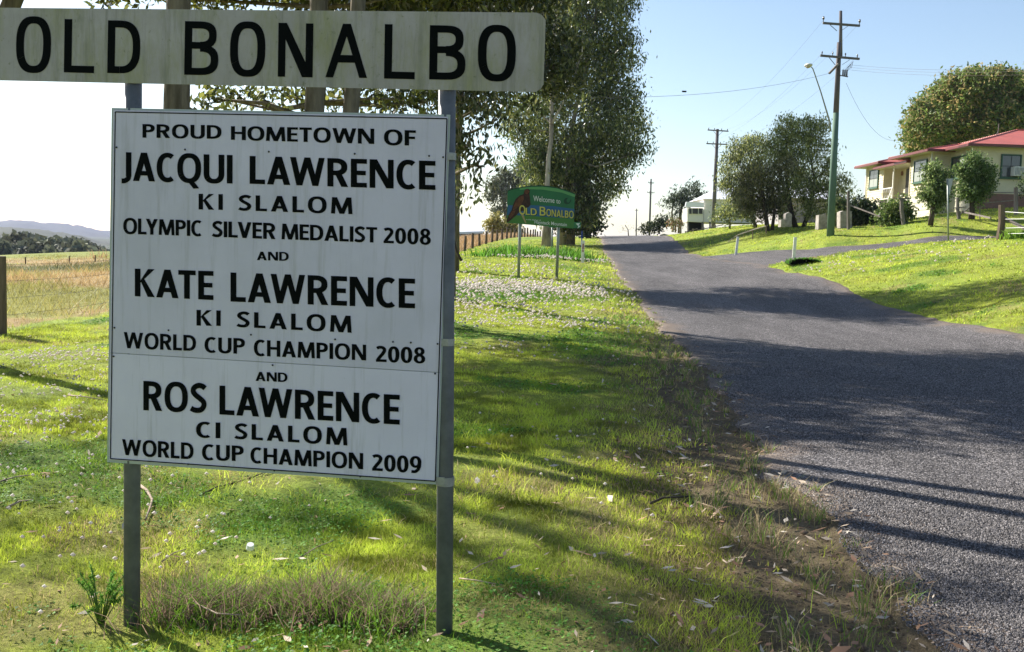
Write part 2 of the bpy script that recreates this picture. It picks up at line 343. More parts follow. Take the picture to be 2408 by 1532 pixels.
def chips():
    Xs = []; Ys = []
    for n, y0, y1 in ((115000, 3.0, 7.0), (150000, 7.0, 20)):
        e = .6; u = r.random(n); y = (y0**e+u*(y1**e-y0**e))**(1/e); x = interp(LE, y)-.1+r.random(n)*np.minimum(.60*y+.5-interp(LE, y), 9); Xs.append(x); Ys.append(y)
    x = np.concatenate(Xs); y = np.concatenate(Ys); a_, b_ = interp(LE, y), interp(RE, y); kp = (x > xl(y)+.03) & (x < b_-.05) & (r.random(len(x)) < sst(20, 10, y)) & (r.random(len(x)) < .25+.75*sst(.05, .6, x-a_+(fbm(x, y, .5, 77)-.5)*.7)); x = x[kp]; y = y[kp]; a_ = a_[kp]; b_ = b_[kp]; n = len(x)
    t = (x-a_)/(b_-a_); z = T(x, y)+.014+.045*(1-(2*t-1)**2); s_ = r.uniform(.0034, .0070, n)*np.maximum(1, (y/7)**.6); th = r.uniform(0, 6.28, n)
    V = []
    for k in range(4):
        q_ = s_*r.uniform(.7, 1.25, n); V.append(np.stack([x+np.cos(th+k*1.57)*q_, y+np.sin(th+k*1.57)*q_, z-.001], -1))
    for k in range(2):
        V.append(np.stack([x+r.normal(0, .25, n)*s_, y+r.normal(0, .25, n)*s_, z+s_*r.uniform(.5, .95, n)], -1))
    V = np.stack(V, 1).reshape(-1, 3); k = (np.arange(n)*6)[:, None, None]; f = np.array([(0, 1, 4), (1, 5, 4), (1, 2, 5), (2, 3, 5), (3, 4, 5), (3, 0, 4)])[None]
    g_ = r.random(n); c_ = np.array((.150, .139, .138))*(.25+1.4*g_[:, None]**1.5)+np.array((.13, .12, .12))*(r.random((n, 1)) < .06)
    m = mat('stone_chips', (.2, .2, .2), .6, .25, attr='tint')
    tag(link('road_chips', np_mesh('road_chips', V, tris=(k+f).reshape(-1, 3), cols=np.repeat(c_, 6, 0)), m), 'grey stone chips bedded in the near part of the road', 'road chips', kind='stuff')
chips()
xs = np.linspace(9.9, 49, 150)
strip('side_road', xs, np.interp(xs, SR[:, 0], SR[:, 1])+(vnoise(xs, xs, .6, 8)-.5)*.2, np.interp(xs, SR[:, 0], SR[:, 2]), 24, .006, False)

# ---------------------------------------------------------------- grasses (uncountable: one object per kind)
def blades(name, x, y, h, w, m, cols, bent=True, lean=.45, z=None, seed=1):
    r = np.random.default_rng(seed); n = len(x); z = T(x, y) if z is None else z
    a = r.uniform(0, 2*np.pi, n); la = r.uniform(0, 2*np.pi, n); l = h*lean*r.uniform(.1, 1.6, n)
    dx = np.cos(a)*w/2; dy = np.sin(a)*w/2; lx = np.cos(la)*l; ly = np.sin(la)*l
    b0 = np.stack([x-dx, y-dy, z-.012], -1); b1 = np.stack([x+dx, y+dy, z-.012], -1)
    tp = np.stack([x+lx, y+ly, z+h], -1); c = cols*r.uniform(.72, 1.28, (n, 1))
    if bent:
        m0 = np.stack([x-dx*.8+lx*.32, y-dy*.8+ly*.32, z+h*.55], -1); m1 = np.stack([x+dx*.8+lx*.32, y+dy*.8+ly*.32, z+h*.55], -1)
        V = np.stack([b0, b1, m1, m0, tp], 1).reshape(-1, 3); k = np.arange(n)*5
        q = np.stack([k, k+1, k+2, k+3], -1); t = np.stack([k+3, k+2, k+4], -1)
        me = np_mesh(name, V, quads=q, tris=t, cols=np.repeat(c, 5, 0))
    else:
        V = np.stack([b0, b1, tp], 1).reshape(-1, 3); k = np.arange(n)*3
        me = np_mesh(name, V, tris=np.stack([k, k+1, k+2], -1), cols=np.repeat(c, 3, 0))
    return link(name, me, m)
def scatter(n, y0, y1, pw=-.7, fr=.60, seed=0):
    r = np.random.default_rng(seed); u = r.random(n); e = pw+1
    y = (y0**e+u*(y1**e-y0**e))**(1/e); x = r.uniform(-1, 1, n)*(fr*y+.6); return x, y
def lawn_mask(x, y, r):
    sd = road_sd(x, y); keep = sd < .03
    keep &= x > interp(FE, y)-.1
    d = interp(LE, y)-x
    bare = np.maximum(sst(1.9, .5, d+(fbm(x, y, 1.3, 1)-.5)*1.8)*.8, sst(.75, .4, d+(fbm(x, y, .6, 14)-.5)*.8)*1.08)*sst(30, 13, y)*(d > -1)
    wear = sst(.5, .62, fbm(x, y, .45, 61))*.55
    base = sst(.35, 0., np.hypot(x+1.62, y-4.25))+sst(.35, 0., np.hypot(x+.27, y-4.0))
    keep &= r.random(len(x)) > np.clip(np.maximum(np.maximum(bare*.9, wear), base*.9), 0, .97)
    return keep
def lawn_cols(x, y, r):
    n1 = fbm(x, y, 1.6, 1); n2 = fbm(x, y, .35, 12); n = len(x)
    c = np.stack([.31+.13*n1, .39+.08*n1, .055+0*n1], -1)
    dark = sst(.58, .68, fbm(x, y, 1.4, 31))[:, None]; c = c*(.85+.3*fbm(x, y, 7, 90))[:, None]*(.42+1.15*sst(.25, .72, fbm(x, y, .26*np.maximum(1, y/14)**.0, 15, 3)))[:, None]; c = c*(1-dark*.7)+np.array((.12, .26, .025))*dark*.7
    c = c*(1-drift_f(x, y)[:, None]*.7)+np.array((.06, .20, .02))*drift_f(x, y)[:, None]*.7
    dry = (r.random(n) < .04+.38*sst(.55, .72, fbm(x, y, 1.1, 21))+.3*sst(1.8, .4, interp(LE, y)-x)*sst(30, 10, y))[:, None]; c = np.where(dry, np.array((.44, .35, .17))*(.7+.5*n2[:, None]), c)
    return c
parts = []
for k, (n, y0, y1, h0, h1, w, bent) in enumerate([(560000, 2.6, 8.5, .006, .024, .0027, False), (460000, 8.5, 21, .010, .034, .0062, False), (260000, 21, 95, .025, .06, .026, False), (38000, 2.6, 9, .02, .055, .0026, True)]):
    r = np.random.default_rng(100+k); x, y = scatter(n, y0, y1, -.9 if k == 2 else -.7, .60, 200+k)
    kp = lawn_mask(x, y, r); x = x[kp]; y = y[kp]
    tall = 1+.7*sst(.55, .7, fbm(x, y, .9, 71)) + .3*sst(.9, .2, np.abs(interp(LE, y)-x-.6))*(y > 14)
    h = r.uniform(h0, h1, len(x))*tall*(.6+.9*fbm(x, y, .26, 15, 3))
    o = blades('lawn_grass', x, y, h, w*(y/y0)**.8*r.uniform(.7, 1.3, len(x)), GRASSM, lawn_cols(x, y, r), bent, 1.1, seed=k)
    tag(o, ['short bright green lawn blades in the foreground', 'mown green verge grass in the middle distance', 'green roadside grass further up the hill', 'longer loose grass blades standing out of the foreground lawn'][k], 'grass', kind='stuff')

# dry pasture beyond the fence
r = np.random.default_rng(41); x, y = scatter(150000, 13.5, 75, -.8, .62, 42)
kp = (x < interp(FE, y)-.15) & (r.random(len(x)) < .35+.9*fbm(x, y, 3, 43)*sst(0, 2, interp(FE, y)-x)); x = x[kp]; y = y[kp]
cc = ground_tint(x, y); gr = fbm(x, y, 5, 41)
h = r.uniform(.08, .34, len(x))*(.45+1.1*sst(.45, .7, fbm(x, y, 1.6, 44)))*sst(75, 30, y)**.4
tag(blades('pasture_grass', x, y, h, .010*(y/14)**1.1*r.uniform(.6, 1.3, len(x)), DRYM, cc*1.35+np.array((.05, .03, .02)), False, .8, seed=9), 'brown and green rough pasture grass beyond the left fence', 'grass', kind='stuff')
x = r.uniform(0, 1, 24000); y = 62+x*110; x = interp(FE, y)-.3-r.random(24000)**1.5*22
tag(blades('tall_dry_grass', x, y, r.uniform(.25, .75, 24000), .07*np.ones(24000), DRYM, np.tile((.42, .28, .15), (24000, 1)), False, .5, seed=11), 'tall reddish dry grass behind the row of fence posts', 'grass', kind='stuff')

# straw tussocks along the crumbling road edge and the rank clump between the sign posts
def tussocks(name, pts, m, label, seed, hs=(.10, .26), cnt=70, rad=.07, green=.35, dryc=(.42, .33, .18)):
    r = np.random.default_rng(seed); X = []; Y = []; H = []; K = []
    for (tx, ty, s) in pts:
        k = int(cnt*s); X.append(tx+r.normal(0, rad*s, k)); Y.append(ty+r.normal(0, rad*s, k)); H.append(r.uniform(hs[0], hs[1], k)*s)
        K.append(np.where((r.random(k) < green)[:, None], np.array((.16, .30, .03)), np.array(dryc)*r.uniform(.6, 1.2, (k, 1))))
    X = np.concatenate(X); Y = np.concatenate(Y); H = np.concatenate(H); K = np.concatenate(K)
    return tag(blades(name, X, Y, H, .0042*np.maximum(1, Y/6)*np.ones(len(X)), m, K, True, 1.0, seed=seed), label, 'grass', kind='stuff')
pts = []
for i in range(120):
    yy = 3.1+abs(random.gauss(0, 1))*9; xx = interp(LE, yy)-random.uniform(-.25, .6)
    pts.append((xx, yy, random.uniform(.3, .8)*(1 if yy < 6.5 else .6)))
tussocks('roadside_tussocks', pts, DRYM, 'straw coloured tussocks along the crumbling left road edge', 5)
pts = []
for i in range(52):
    t = random.random(); pts.append((-1.50+t*1.15+random.gauss(0, .04), 4.40-t*.17+random.gauss(0, .11), random.uniform(.25, .75)+.5*(random.random() < .2)))
tussocks('rank_grass_clump', pts, GRASSM, 'uncut rank grass clump between the two sign posts', 6, (.04, .18), 330, .08, .45, (.29, .20, .15))
# broad-leaved daylily-like clumps beside the far green sign
pts = [P(px, py, Y)[:2] for px, py, Y in [(1365, 600, 46), (1345, 602, 46), (1325, 600, 47), (1265, 600, 49), (1245, 598, 50), (1300, 590, 52), (1180, 598, 48), (1200, 592, 52), (1150, 600, 47), (1340, 592, 52), (1225, 605, 46)]]
r = np.random.default_rng(12); X = np.concatenate([p[0]+r.normal(0, .45, 170) for p in pts]); Y = np.concatenate([p[1]+r.normal(0, .5, 170) for p in pts])
tag(blades('broad_leaf_clumps', X, Y, r.uniform(.12, .5, len(X))*(.5+fbm(X, Y, .6, 5)), .06*np.ones(len(X)), GRASSM, np.array((.12, .27, .03))*r.uniform(.4, 1.5, (len(X), 1)), True, .7, seed=13), 'lush broad-leaved green clumps behind the welcome sign', 'plants', kind='stuff')

def blobs8(name, pos, rad, m, label, cat, squash=.8):
    n = len(pos); o8 = np.array([(1,0,0),(-1,0,0),(0,1,0),(0,-1,0),(0,0,1),(0,0,-1)], float); o8[:, 2] *= squash
    V = (pos[:, None]+o8[None]*rad[:, None, None]).reshape(-1, 3); k = (np.arange(n)*6)[:, None, None]
    f = np.array([(0,2,4),(2,1,4),(1,3,4),(3,0,4),(2,0,5),(1,2,5),(3,1,5),(0,3,5)])[None]
    return tag(link(name, np_mesh(name, V, tris=(k+f).reshape(-1, 3), smooth=True), m), label, cat, kind='stuff')
# white clover: a dense drift by the green sign, looser ones elsewhere
r = np.random.default_rng(77); X = []; Y = []
def drift(n, px0, px1, py0, py1):
    for i in range(n):
        px = r.uniform(px0, px1); py = py0+(py1-py0)*r.random(); d = ray(px, py)
        Y_ = 24.0
        for it in range(12):
            p = d*(Y_/d[1]); z = T1(p[0], Y_)-EYE; Y_ = Y_*.5+.5*(z/(d[2]/d[1]) if d[2] < -.001 else Y_); Y_ = min(max(Y_, 3), 70)
        X.append(d[0]*(Y_/d[1])); Y.append(Y_)
def along(n, cx, cy, sx, sy):
    for i in range(n): X.append(cx+r.normal(0, sx)); Y.append(cy+r.normal(0, sy))
along(1150, -1.6, 27.2, 2.1, 1.6); along(520, .7, 28, 1.5, 1.3); along(650, -1.0, 22, 1.6, 1.6); along(300, 2.4, 45.5, 1.5, .8); along(170, -.6, 18.5, 1.2, .8); along(90, -.8, 14.2, 1, .7)
along(70, 1.2, 19.5, .6, .5); along(260, -5.4, 12.2, .6, .4); along(120, -4.2, 9.9, .9, .6); along(60, -4.6, 11.2, .6, .4); along(80, -3.4, 8.1, .7, .35); along(40, -2.9, 6.4, .5, .4); along(50, -4.2, 9.4, .8, .5); along(30, -1.9, 5.5, .4, .5); along(26, -2.3, 4.7, .3, .4); along(110, -3.9, 7.9, .6, .5); along(40, .4, 7.5, .7, .7)
along(240, 17, 47.4, 4, .3); along(140, 14, 36, 4, 3); along(200, -.5, 35, 2.2, 2.4)
X = np.array(X); Y = np.array(Y); kp = (road_sd(X, Y) < 0) & (X > interp(FE, Y)); X = X[kp]; Y = Y[kp]
rad = r.uniform(.010, .016, len(X))*np.maximum(1, np.minimum(Y/10, 3.2)); pos = np.stack([X, Y, T(X, Y)+.045+rad*1.2+r.uniform(0, .05, len(X))*(Y > 10)], -1)
blobs8('clover_flowers', pos, rad, PETAL, 'small white clover blooms scattered through the verge grass', 'flowers')

r = np.random.default_rng(88); x, y = scatter(190000, 2.8, 30, -.8, .6, 89); f = np.maximum(sst(.57, .66, fbm(x, y, 1.4, 31)), drift_f(x, y)); kp = (r.random(len(x)) < f) & (road_sd(x, y) < -.3) & (x > interp(FE, y)+.2) & lawn_mask(x, y, r); x = x[kp]; y = y[kp]; n = len(x)
def flat_leaves(name, x, y, rad, z, cols, m, r):
    n = len(x); a = r.uniform(0, 6.28, n); t1 = r.normal(0, .35, n); t2 = r.normal(0, .35, n); V = []
    for k in range(3): b_ = a+k*2.094; V.append(np.stack([x+np.cos(b_)*rad, y+np.sin(b_)*rad, z+rad*(np.cos(b_)*t1+np.sin(b_)*t2)], -1))
    V = np.stack(V, 1).reshape(-1, 3); return link(name, np_mesh(name, V, tris=np.arange(n*3).reshape(-1, 3), cols=np.repeat(cols, 3, 0)), m)
tag(flat_leaves('clover_leaves', x, y, r.uniform(.007, .012, n)*np.maximum(1, y/7), T(x, y)+r.uniform(.012, .04, n), np.array((.11, .25, .04))*r.uniform(.4, 1.5, (n, 1)), GRASSM, r), 'dark green clover leaf patches in the lawn', 'clover', kind='stuff')
# dead gum leaves and bark on the ground
r = np.random.default_rng(91)
x, y = scatter(9500, 2.8, 22, -.6, .6, 92); d = interp(LE, y)-x
kp = (road_sd(x, y) < .25) & (r.random(len(x)) < .24+.8*sst(1.7, .1, d)*(d > -.4)+.5*sst(.7, 0, np.hypot(x+.9, y-4.1))); x = x[kp]; y = y[kp]; n = len(x)
L_ = r.uniform(.012, .045, n)*(1+.6*(r.random(n) < .06)); W_ = L_*r.uniform(.16, .36, n); a = r.uniform(0, 6.28, n); z = T(x, y)+r.uniform(.008, .03, n)+.03*(road_sd(x, y) > 0)
ex = np.stack([np.cos(a), np.sin(a), r.normal(0, .22, n)], -1); ey = np.stack([-np.sin(a), np.cos(a), r.normal(0, .35, n)], -1); c0 = np.stack([x, y, z], -1)
V = np.stack([c0-ex*L_[:, None], c0-ey*W_[:, None]+ex*.1*L_[:, None], c0+ex*L_[:, None], c0+ey*W_[:, None]], 1).reshape(-1, 3); k = np.arange(n)*4
pal = np.array([(.42, .30, .20), (.46, .37, .28), (.22, .13, .08), (.33, .19, .12), (.50, .44, .37)])[r.integers(0, 5, n)]
tag(link('leaf_litter', np_mesh('leaf_litter', V, quads=np.stack([k, k+1, k+2, k+3], -1), cols=np.repeat(pal, 4, 0)), LITTER), 'dead gum leaves and bark flakes strewn over the verge', 'leaf litter', kind='stuff')
# loose stones and clods on the worn shoulder
n = 3800; y = 2.9+r.random(n)**1.6*12; x = interp(LE, y)-r.normal(.35, .45, n); rad = r.uniform(.003, .012, n)*(1+(r.random(n) < .03)*1.6)
EARTH = mat('earth_clods', (.22, .155, .11), .95, .1, var=(.12, .08, .055), scale=20, bump=.5)
blobs8('shoulder_gravel', np.stack([x, y, T(x, y)+rad*.2-.01], -1), rad, EARTH, 'loose gravel and clods on the worn road shoulder', 'gravel', .6)

# ---------------------------------------------------------------- foliage and trees
def leafmesh(name, C0, L0, W0, cols, r, droop=.5, smooth=False):
    n = len(C0); d = r.normal(size=(n, 3)); d[:, 2] -= droop*1.6; d /= np.linalg.norm(d, axis=1)[:, None]
    s = np.cross(d, r.normal(size=(n, 3))); s /= np.linalg.norm(s, axis=1)[:, None]; nn = np.cross(d, s)
    L0 = L0*r.uniform(.7, 1.3, n); W0 = W0*r.uniform(.7, 1.3, n)
    V = np.stack([C0-d*L0[:, None]/2, C0+s*W0[:, None]/2+nn*W0[:, None]*.18, C0+d*L0[:, None]/2, C0-s*W0[:, None]/2+nn*W0[:, None]*.18], 1).reshape(-1, 3); k = np.arange(n)*4
    return np_mesh(name, V, quads=np.stack([k, k+1, k+2, k+3], -1), cols=np.repeat(cols, 4, 0))
def palette(n, r, base, hi, frac=.35):
    t = r.random((n, 1))**1.5; c = np.array(base)*(.55+.9*r.random((n, 1))); return np.where(r.random((n, 1)) < frac, np.array(hi)*(.7+.5*t), c)
def crown_pts(blobs, per, r, cl_r, cl_n, bias=.42):
    cen = []; pts = []; hh = []
    for (bx, by, bz, rx, ry, rz) in blobs:
        k = max(4, int(per*(rx*ry*rz)**(2/3.)))
        v = r.normal(size=(k, 3)); v /= np.linalg.norm(v, axis=1)[:, None]; v *= (r.random(k)**bias)[:, None]
        c = np.array([bx, by, bz])+v*np.array([rx, ry, rz]); cen.append(c)
        q = c[:, None]+r.normal(size=(k, cl_n, 3))*cl_r*np.array([1, 1, .75]); pts.append(q.reshape(-1, 3))
    return cen, np.concatenate(pts)
def tree(name, label, cat, base, stems, blobs, per=26, cl_r=.28, cl_n=16, L=.16, W=.05, base_c=(.06, .075, .03), hi_c=(.16, .16, .06), frac=.3, bark=BARK, leaf=LEAF, twigs=True, seed=0, droop=.5, group=None, trad=.03, bias=.42, noleaf=False):
    r = np.random.default_rng(seed); t = thing(name, label, cat, group); mb = MB()
    allst = []
    for st in stems:                                     # stem: list of (x,y,z,radius)
        n = len(st); mb.tube([s[:3] for s in st], [s[3] for s in st], 10)
        for i in range(n-1):
            for f in np.linspace(0, 1, 6): allst.append([st[i][j]+(st[i+1][j]-st[i][j])*f for j in range(4)])
    allst = np.array(allst)
    cen, pts = crown_pts(blobs, per, r, cl_r, cl_n, bias)
    for b, cs in zip(blobs, cen):
        c = np.array(b[:3]); dd = np.linalg.norm(allst[:, :3]-c, axis=1)+np.maximum(0, allst[:, 2]-c[2]+.3*b[5])*3; s = allst[np.argmin(dd)]
        r0 = min(s[3]*.55, max(trad, .022*np.linalg.norm(c-s[:3])+.012)); mid = (s[:3]+c)/2+r.normal(0, .12, 3)*np.linalg.norm(c-s[:3])*.5
        mb.tube([s[:3], mid, c], [r0, r0*.7, r0*.4], 6)
        if twigs:
            for q in cs[:: (1 if twigs == 2 else 3)]:
                m1 = (c+q)/2+r.normal(0, .08, 3); mb.tube([mid*.3+c*.7, m1, q], [r0*.32, r0*.22, r0*.08], 4, False)
    mb.build('trunk', bark, t, True)
    link('crown', leafmesh('crown', pts, L, W, palette(len(pts), r, base_c, hi_c, frac), r, droop), leaf, t)
    place(t, base); return t
def vstem(x, y, h, r0, lean=(0, 0), wob=.1, seed=0, n=7, top=.25, sink=.3):
    q = random.Random(seed); z0 = T1(x, y)-sink; out = []
    for i in range(n):
        f = i/(n-1); out.append((x+lean[0]*f+q.uniform(-wob, wob)*(f > 0), y+lean[1]*f+q.uniform(-wob, wob)*(f > 0), z0+(h+sink)*f, r0*(1-(1-top)*f)*(1.25 if i == 0 else 1)))
    return out
def at_px(px, py, Y, rp, k=1.0, kz=1.0):                 # a blob measured at a pixel, radius in pixels
    p = P(px, py, Y); R_ = rp*Y/FPX; return (p[0], p[1], p[2], R_, R_*k, R_*kz)

G = (.07, .09, .03)
def overhead(spots, h, r_, rz=.9):                        # crown masses standing sunward of the shade they cast
    k = h/math.tan(SUN_EL); return [(gx+math.sin(SUN_ROT)*k, gy+math.cos(SUN_ROT)*k, T1(gx, gy)+h+dz, r_, r_, rz) for gx, gy, dz in spots]
# roadside gums, nearest first; their upper crowns stand above the picture and shade verge and road
x1, y1 = -3.72, 10.7
tree('gum_tree', 'nearer rough-barked gum trunk seen behind the left half of the white sign', 'tree', (x1, y1, 0), [vstem(x1, y1, 13, .165, (.25, .2), .06, 1)],
     [(x1+.6, y1+.5, 10.5, 1.6, 1.6, 1.3), (x1-1, y1+1.4, 11.5, 1.7, 1.7, 1.3), (x1+.3, y1, 12.8, 1.8, 1.8, 1.2)], per=22, L=.14, W=.035, group=None, seed=21, base_c=G)
x2, y2 = -2.12, 10.6
tree('gum_tree', 'twin-stemmed gum trunk seen behind the middle of the white sign', 'tree', (x2, y2, 0), [vstem(x2, y2, 12.5, .125, (-.2, .4), .05, 2), vstem(x2+.17, y2+.15, 12, .11, (.5, .6), .06, 3)],
     [(x2+.9, y2+.9, 10.2, 1.4, 1.4, 1.1), (x2-.3, y2+1.2, 11.6, 1.6, 1.6, 1.2), (x2+1.6, y2+1.8, 11.8, 1.3, 1.3, 1.1)], per=20, L=.14, W=.035, seed=22, base_c=G)
x4, y4 = -4.1, 20.5
tree('gum_tree', 'leafy gum filling the gap between name board and white panel', 'tree', (x4, y4, 0), [vstem(x4, y4, 11, .15, (.2, -.3), .06, 4)],
     [at_px(a, b, 20.5+(i % 3)*.7, c*.72, 1.2, .7) for i, (a, b, c) in enumerate([(500, 232, 30), (560, 240, 42), (620, 236, 44), (690, 226, 48), (800, 232, 50), (870, 240, 46), (940, 232, 46), (1000, 236, 40), (560, -18, 36), (640, -25, 42), (330, -22, 30), (860, -20, 60), (960, -16, 60), (250, -12, 18), (1050, -10, 60), (740, -22, 44)])]+[ (x4-1.2, y4-1, 7.6, 1.7, 1.7, 1.2), (x4+1, y4-1.5, 8.2, 2.0, 2.0, 1.3), (x4+3.2, y4-1, 7.4, 1.7, 1.7, 1.2), (x4+2.3, y4+.6, 9.5, 2, 2, 1.3), (x4+.3, y4, 10.6, 1.8, 1.8, 1.2)]
     + overhead([(3.0, 9.4, 0), (4.3, 9.6, .5), (3.6, 11.3, .2), (5.3, 11.2, .3), (4.3, 13.4, 0), (5.8, 13.2, .6), (4.2, 15.8, .3), (5.5, 16, 0), (2.7, 12.4, .4), (6.6, 10.4, .2), (7.4, 12.0, 0), (8.2, 9.6, 0), (3.4, 17.4, .3), (5.0, 8.8, .2)], 8.0, 1.0)
     + overhead([(.5, 9.8, 0), (1.3, 11.2, .3), (.6, 12.7, 0), (1.9, 13.8, .2), (1.7, 8.9, 0), (-.3, 11.4, .1), (1.2, 9.0, 0), (-.2, 13.0, .4), (.4, 15.2, .1), (2.2, 16.5, .3), (2.4, 10.6, 0), (-.9, 12.4, .2), (-.8, 10.2, .1), (-.2, 8.9, .3), (.9, 14.2, .1), (1.6, 12.4, .4), (1.0, 10.3, .1)], 6.8, 1.0, .6),
     per=34, cl_r=.25, cl_n=28, L=.19, W=.08, seed=24, base_c=(.07, .085, .025), hi_c=(.24, .25, .06), twigs=2)
x5, y5 = -1.58, 24.0
tree('gum_tree', 'spreading gum whose drooping branches hang right of the sign post', 'tree', (x5, y5, 0), [vstem(x5, y5, 12, .17, (.0, -.5), .04, 5)],
     [at_px(1085, 235, 22, 34), at_px(1135, 250, 22.5, 42), at_px(1075, 330, 22, 16), at_px(1100, 345, 22, 24), at_px(1125, 385, 22, 16, kz=1.2), at_px(1078, 455, 22, 8), at_px(1170, 280, 23, 26), at_px(960, 235, 23, 70, kz=.5),
      (x5-1.8, y5-1, 7.2, 2, 2, 1.2), (x5+.8, y5-1.5, 7.4, 2.0, 2.0, 1.2), (x5+2.3, y5-2, 8.2, 1.7, 1.7, 1.1), (x5-.2, y5-.5, 9.6, 2.2, 2.2, 1.4), (x5+1.6, y5, 10, 1.8, 1.8, 1.3), (x5-.3, y5-3.4, 7.4, 1.8, 1.8, .9), (x5-2.6, y5-2.6, 8.2, 1.8, 1.8, 1.1)],
     per=40, cl_n=28, L=.18, W=.07, seed=25, base_c=(.05, .065, .025), twigs=2, droop=1.2)
x6, y6 = -2.2, 35.0
tree('gum_tree', 'tall gum standing behind the right end of the name board', 'tree', (x6, y6, 0), [vstem(x6, y6, 13, .24, (.3, -.5), .04, 6)],
     [(x6-.8, y6, 7.4, 1.7, 1.7, 1.1), (x6+1.2, y6-.5, 7.2, 2.1, 1.9, 1.3), (x6+3.2, y6, 7.8, 1.7, 1.7, 1.3), (x6+1.8, y6+.5, 9.8, 2.4, 2.2, 1.5), (x6+.2, y6, 10.6, 2, 2, 1.4), (x6+2.6, y6, 12, 2, 2, 1.4)]
     + overhead([(4.6, 26.2, 0), (6.1, 27.2, .4), (7.6, 27.8, 0), (9.2, 28, .3), (5.2, 29.6, .3), (7.2, 30.6, 0), (9.4, 25.6, .2), (3.9, 28.2, .2)], 9.0, 1.05),
     per=30, cl_r=.30, cl_n=30, L=.22, W=.09, seed=26, base_c=(.055, .07, .025), hi_c=(.18, .19, .06))
# gums outside the left edge whose shade dapples the left verge
tree('gum_tree', 'gum standing just left of the picture, shading the left verge', 'tree', (-11.5, 13.5, 0), [vstem(-11.5, 13.5, 6.5, .15, (.3, -.2), .1, 8)],
     overhead([(-4.3, 8.7, 0), (-3.6, 8.3, .2), (-5.2, 9.0, .3), (-3.9, 7.4, .3), (-3.3, 6.9, .1), (-2.9, 5.6, .3), (-2.4, 4.9, 0)], 5.6, .5, .35), per=10, L=.14, W=.045, seed=27)
tree('gum_tree', 'spreading gum left of the picture whose limbs streak the near verge with shade', 'tree', (-6.6, 12.0, 0), [vstem(-6.6, 12.0, 7.5, .17, (.5, -.3), .1, 18), [(-6.5, 11.95, 3.0, .12), (-5.7, 12.1, 5.2, .10), (-4.7, 12.0, 7.4, .07)], [(-6.5, 11.95, 3.6, .10), (-6.2, 11.2, 5.6, .085), (-5.6, 10.2, 7.6, .05)], [(-6.4, 11.9, 4.6, .09), (-7.0, 11.2, 6.4, .07), (-7.2, 10.6, 8, .04)]],
     overhead([(.3, 5.6, 0), (.9, 4.9, .3), (1.25, 6.0, .1), (1.5, 4.4, .2), (.2, 4.5, 0), (-.7, 6.7, .2), (-1.2, 5.8, .1), (.6, 7.2, .3), (-.3, 5.2, .2), (1.0, 3.9, 0), (1.7, 7.2, .1), (1.0, 7.9, .1), (.0, 8.2, .2), (.4, 3.7, .3), (1.4, 5.3, .2), (1.1, 4.4, .1), (1.35, 4.0, .2), (1.6, 3.8, 0), (.75, 4.2, .3), (1.9, 4.7, .2)], 7.0, .42, .35), per=60, cl_r=.16, cl_n=16, L=.15, W=.05, seed=28, twigs=2, trad=.045)
# the big gum by the road
Yg = 76
B = [(1395, 40, 95), (1330, -40, 80), (1440, -60, 80), (1445, 125, 58), (1360, 160, 80), (1290, 90, 50), (1445, 225, 60), (1475, 300, 52), (1390, 290, 75), (1300, 225, 60), (1245, 255, 45), (1215, 305, 34), (1290, 330, 52), (1350, 370, 62), (1430, 372, 60), (1492, 360, 34), (1380, 440, 55), (1435, 440, 30), (1250, 385, 40), (1300, 430, 45), (1345, 490, 40), (1390, 500, 26), (1385, -150, 100), (1300, 480, 34), (1272, 440, 34), (1285, 400, 34), (1290, 500, 26), (1325, 405, 46), (1268, 350, 34), (1330, 90, 60)]
bx, by, _ = P(1287, 574, Yg-2); bx2, by2, _ = P(1330, 566, Yg+5)
def stem_px(lst, Y): return [(*P(a, b, Y), c) for a, b, c in lst]
tree('gum_tree', 'huge dense gum beside the road behind the green welcome sign', 'tree', (bx, by, T1(bx, by)),
     [stem_px([(1287, 592, .5), (1287, 520, .34), (1287, 440, .2), (1290, 370, .17), (1296, 330, .16), (1300, 130, .14), (1310, -20, .11), (1330, -160, .08)], Yg-2.9), stem_px([(1322, 582, .4), (1326, 500, .3), (1335, 420, .22), (1345, 300, .18), (1372, 180, .14), (1400, 60, .12), (1410, -120, .08)], Yg-.2), stem_px([(1298, 290, .10), (1330, 230, .08), (1368, 130, .07), (1372, 60, .04)], Yg-3.2)],
     [at_px(a, b, Yg+(i*7 % 5)-1.2, c, 1.15) for i, (a, b, c) in enumerate(B)], per=20, cl_r=.46, cl_n=34, L=.32, W=.11, seed=31, base_c=(.085, .12, .035), hi_c=(.32, .34, .11), frac=.3, droop=1.0, bark=PALEBARK, bias=.3)
# bare forked twigs left of the big gum
for i, (a, b, Y, s) in enumerate([(1345, 560, 66, 36), (1372, 545, 72, 34), (1340, 510, 68, 40)]): pass
tree('gum_tree', 'dark low gum further up the road behind the big gum', 'tree', tuple(P(1345, 560, 75)), [stem_px([(1342, 575, .35), (1344, 500, .28), (1350, 430, .2)], 75)],
     [at_px(1350, 520, 75, 34), at_px(1330, 480, 75, 38), at_px(1360, 465, 76, 40), at_px(1312, 515, 75, 26)], per=40, cl_r=.4, cl_n=20, L=.34, W=.13, seed=32, base_c=(.07, .08, .03), hi_c=(.2, .17, .07))
tree('round_tree', 'dark round tree at the road crest right of the welcome sign', 'tree', tuple(P(1382, 556, 96)), [stem_px([(1384, 570, .3), (1384, 520, .2)], 96)],
     [at_px(1385, 515, 96, 27), at_px(1375, 490, 96, 22), at_px(1372, 530, 96, 22), at_px(1398, 535, 97, 12)], per=34, cl_r=.45, cl_n=26, L=.4, W=.2, seed=33, base_c=(.022, .04, .015), hi_c=(.05, .08, .03), leaf=FARLEAF)
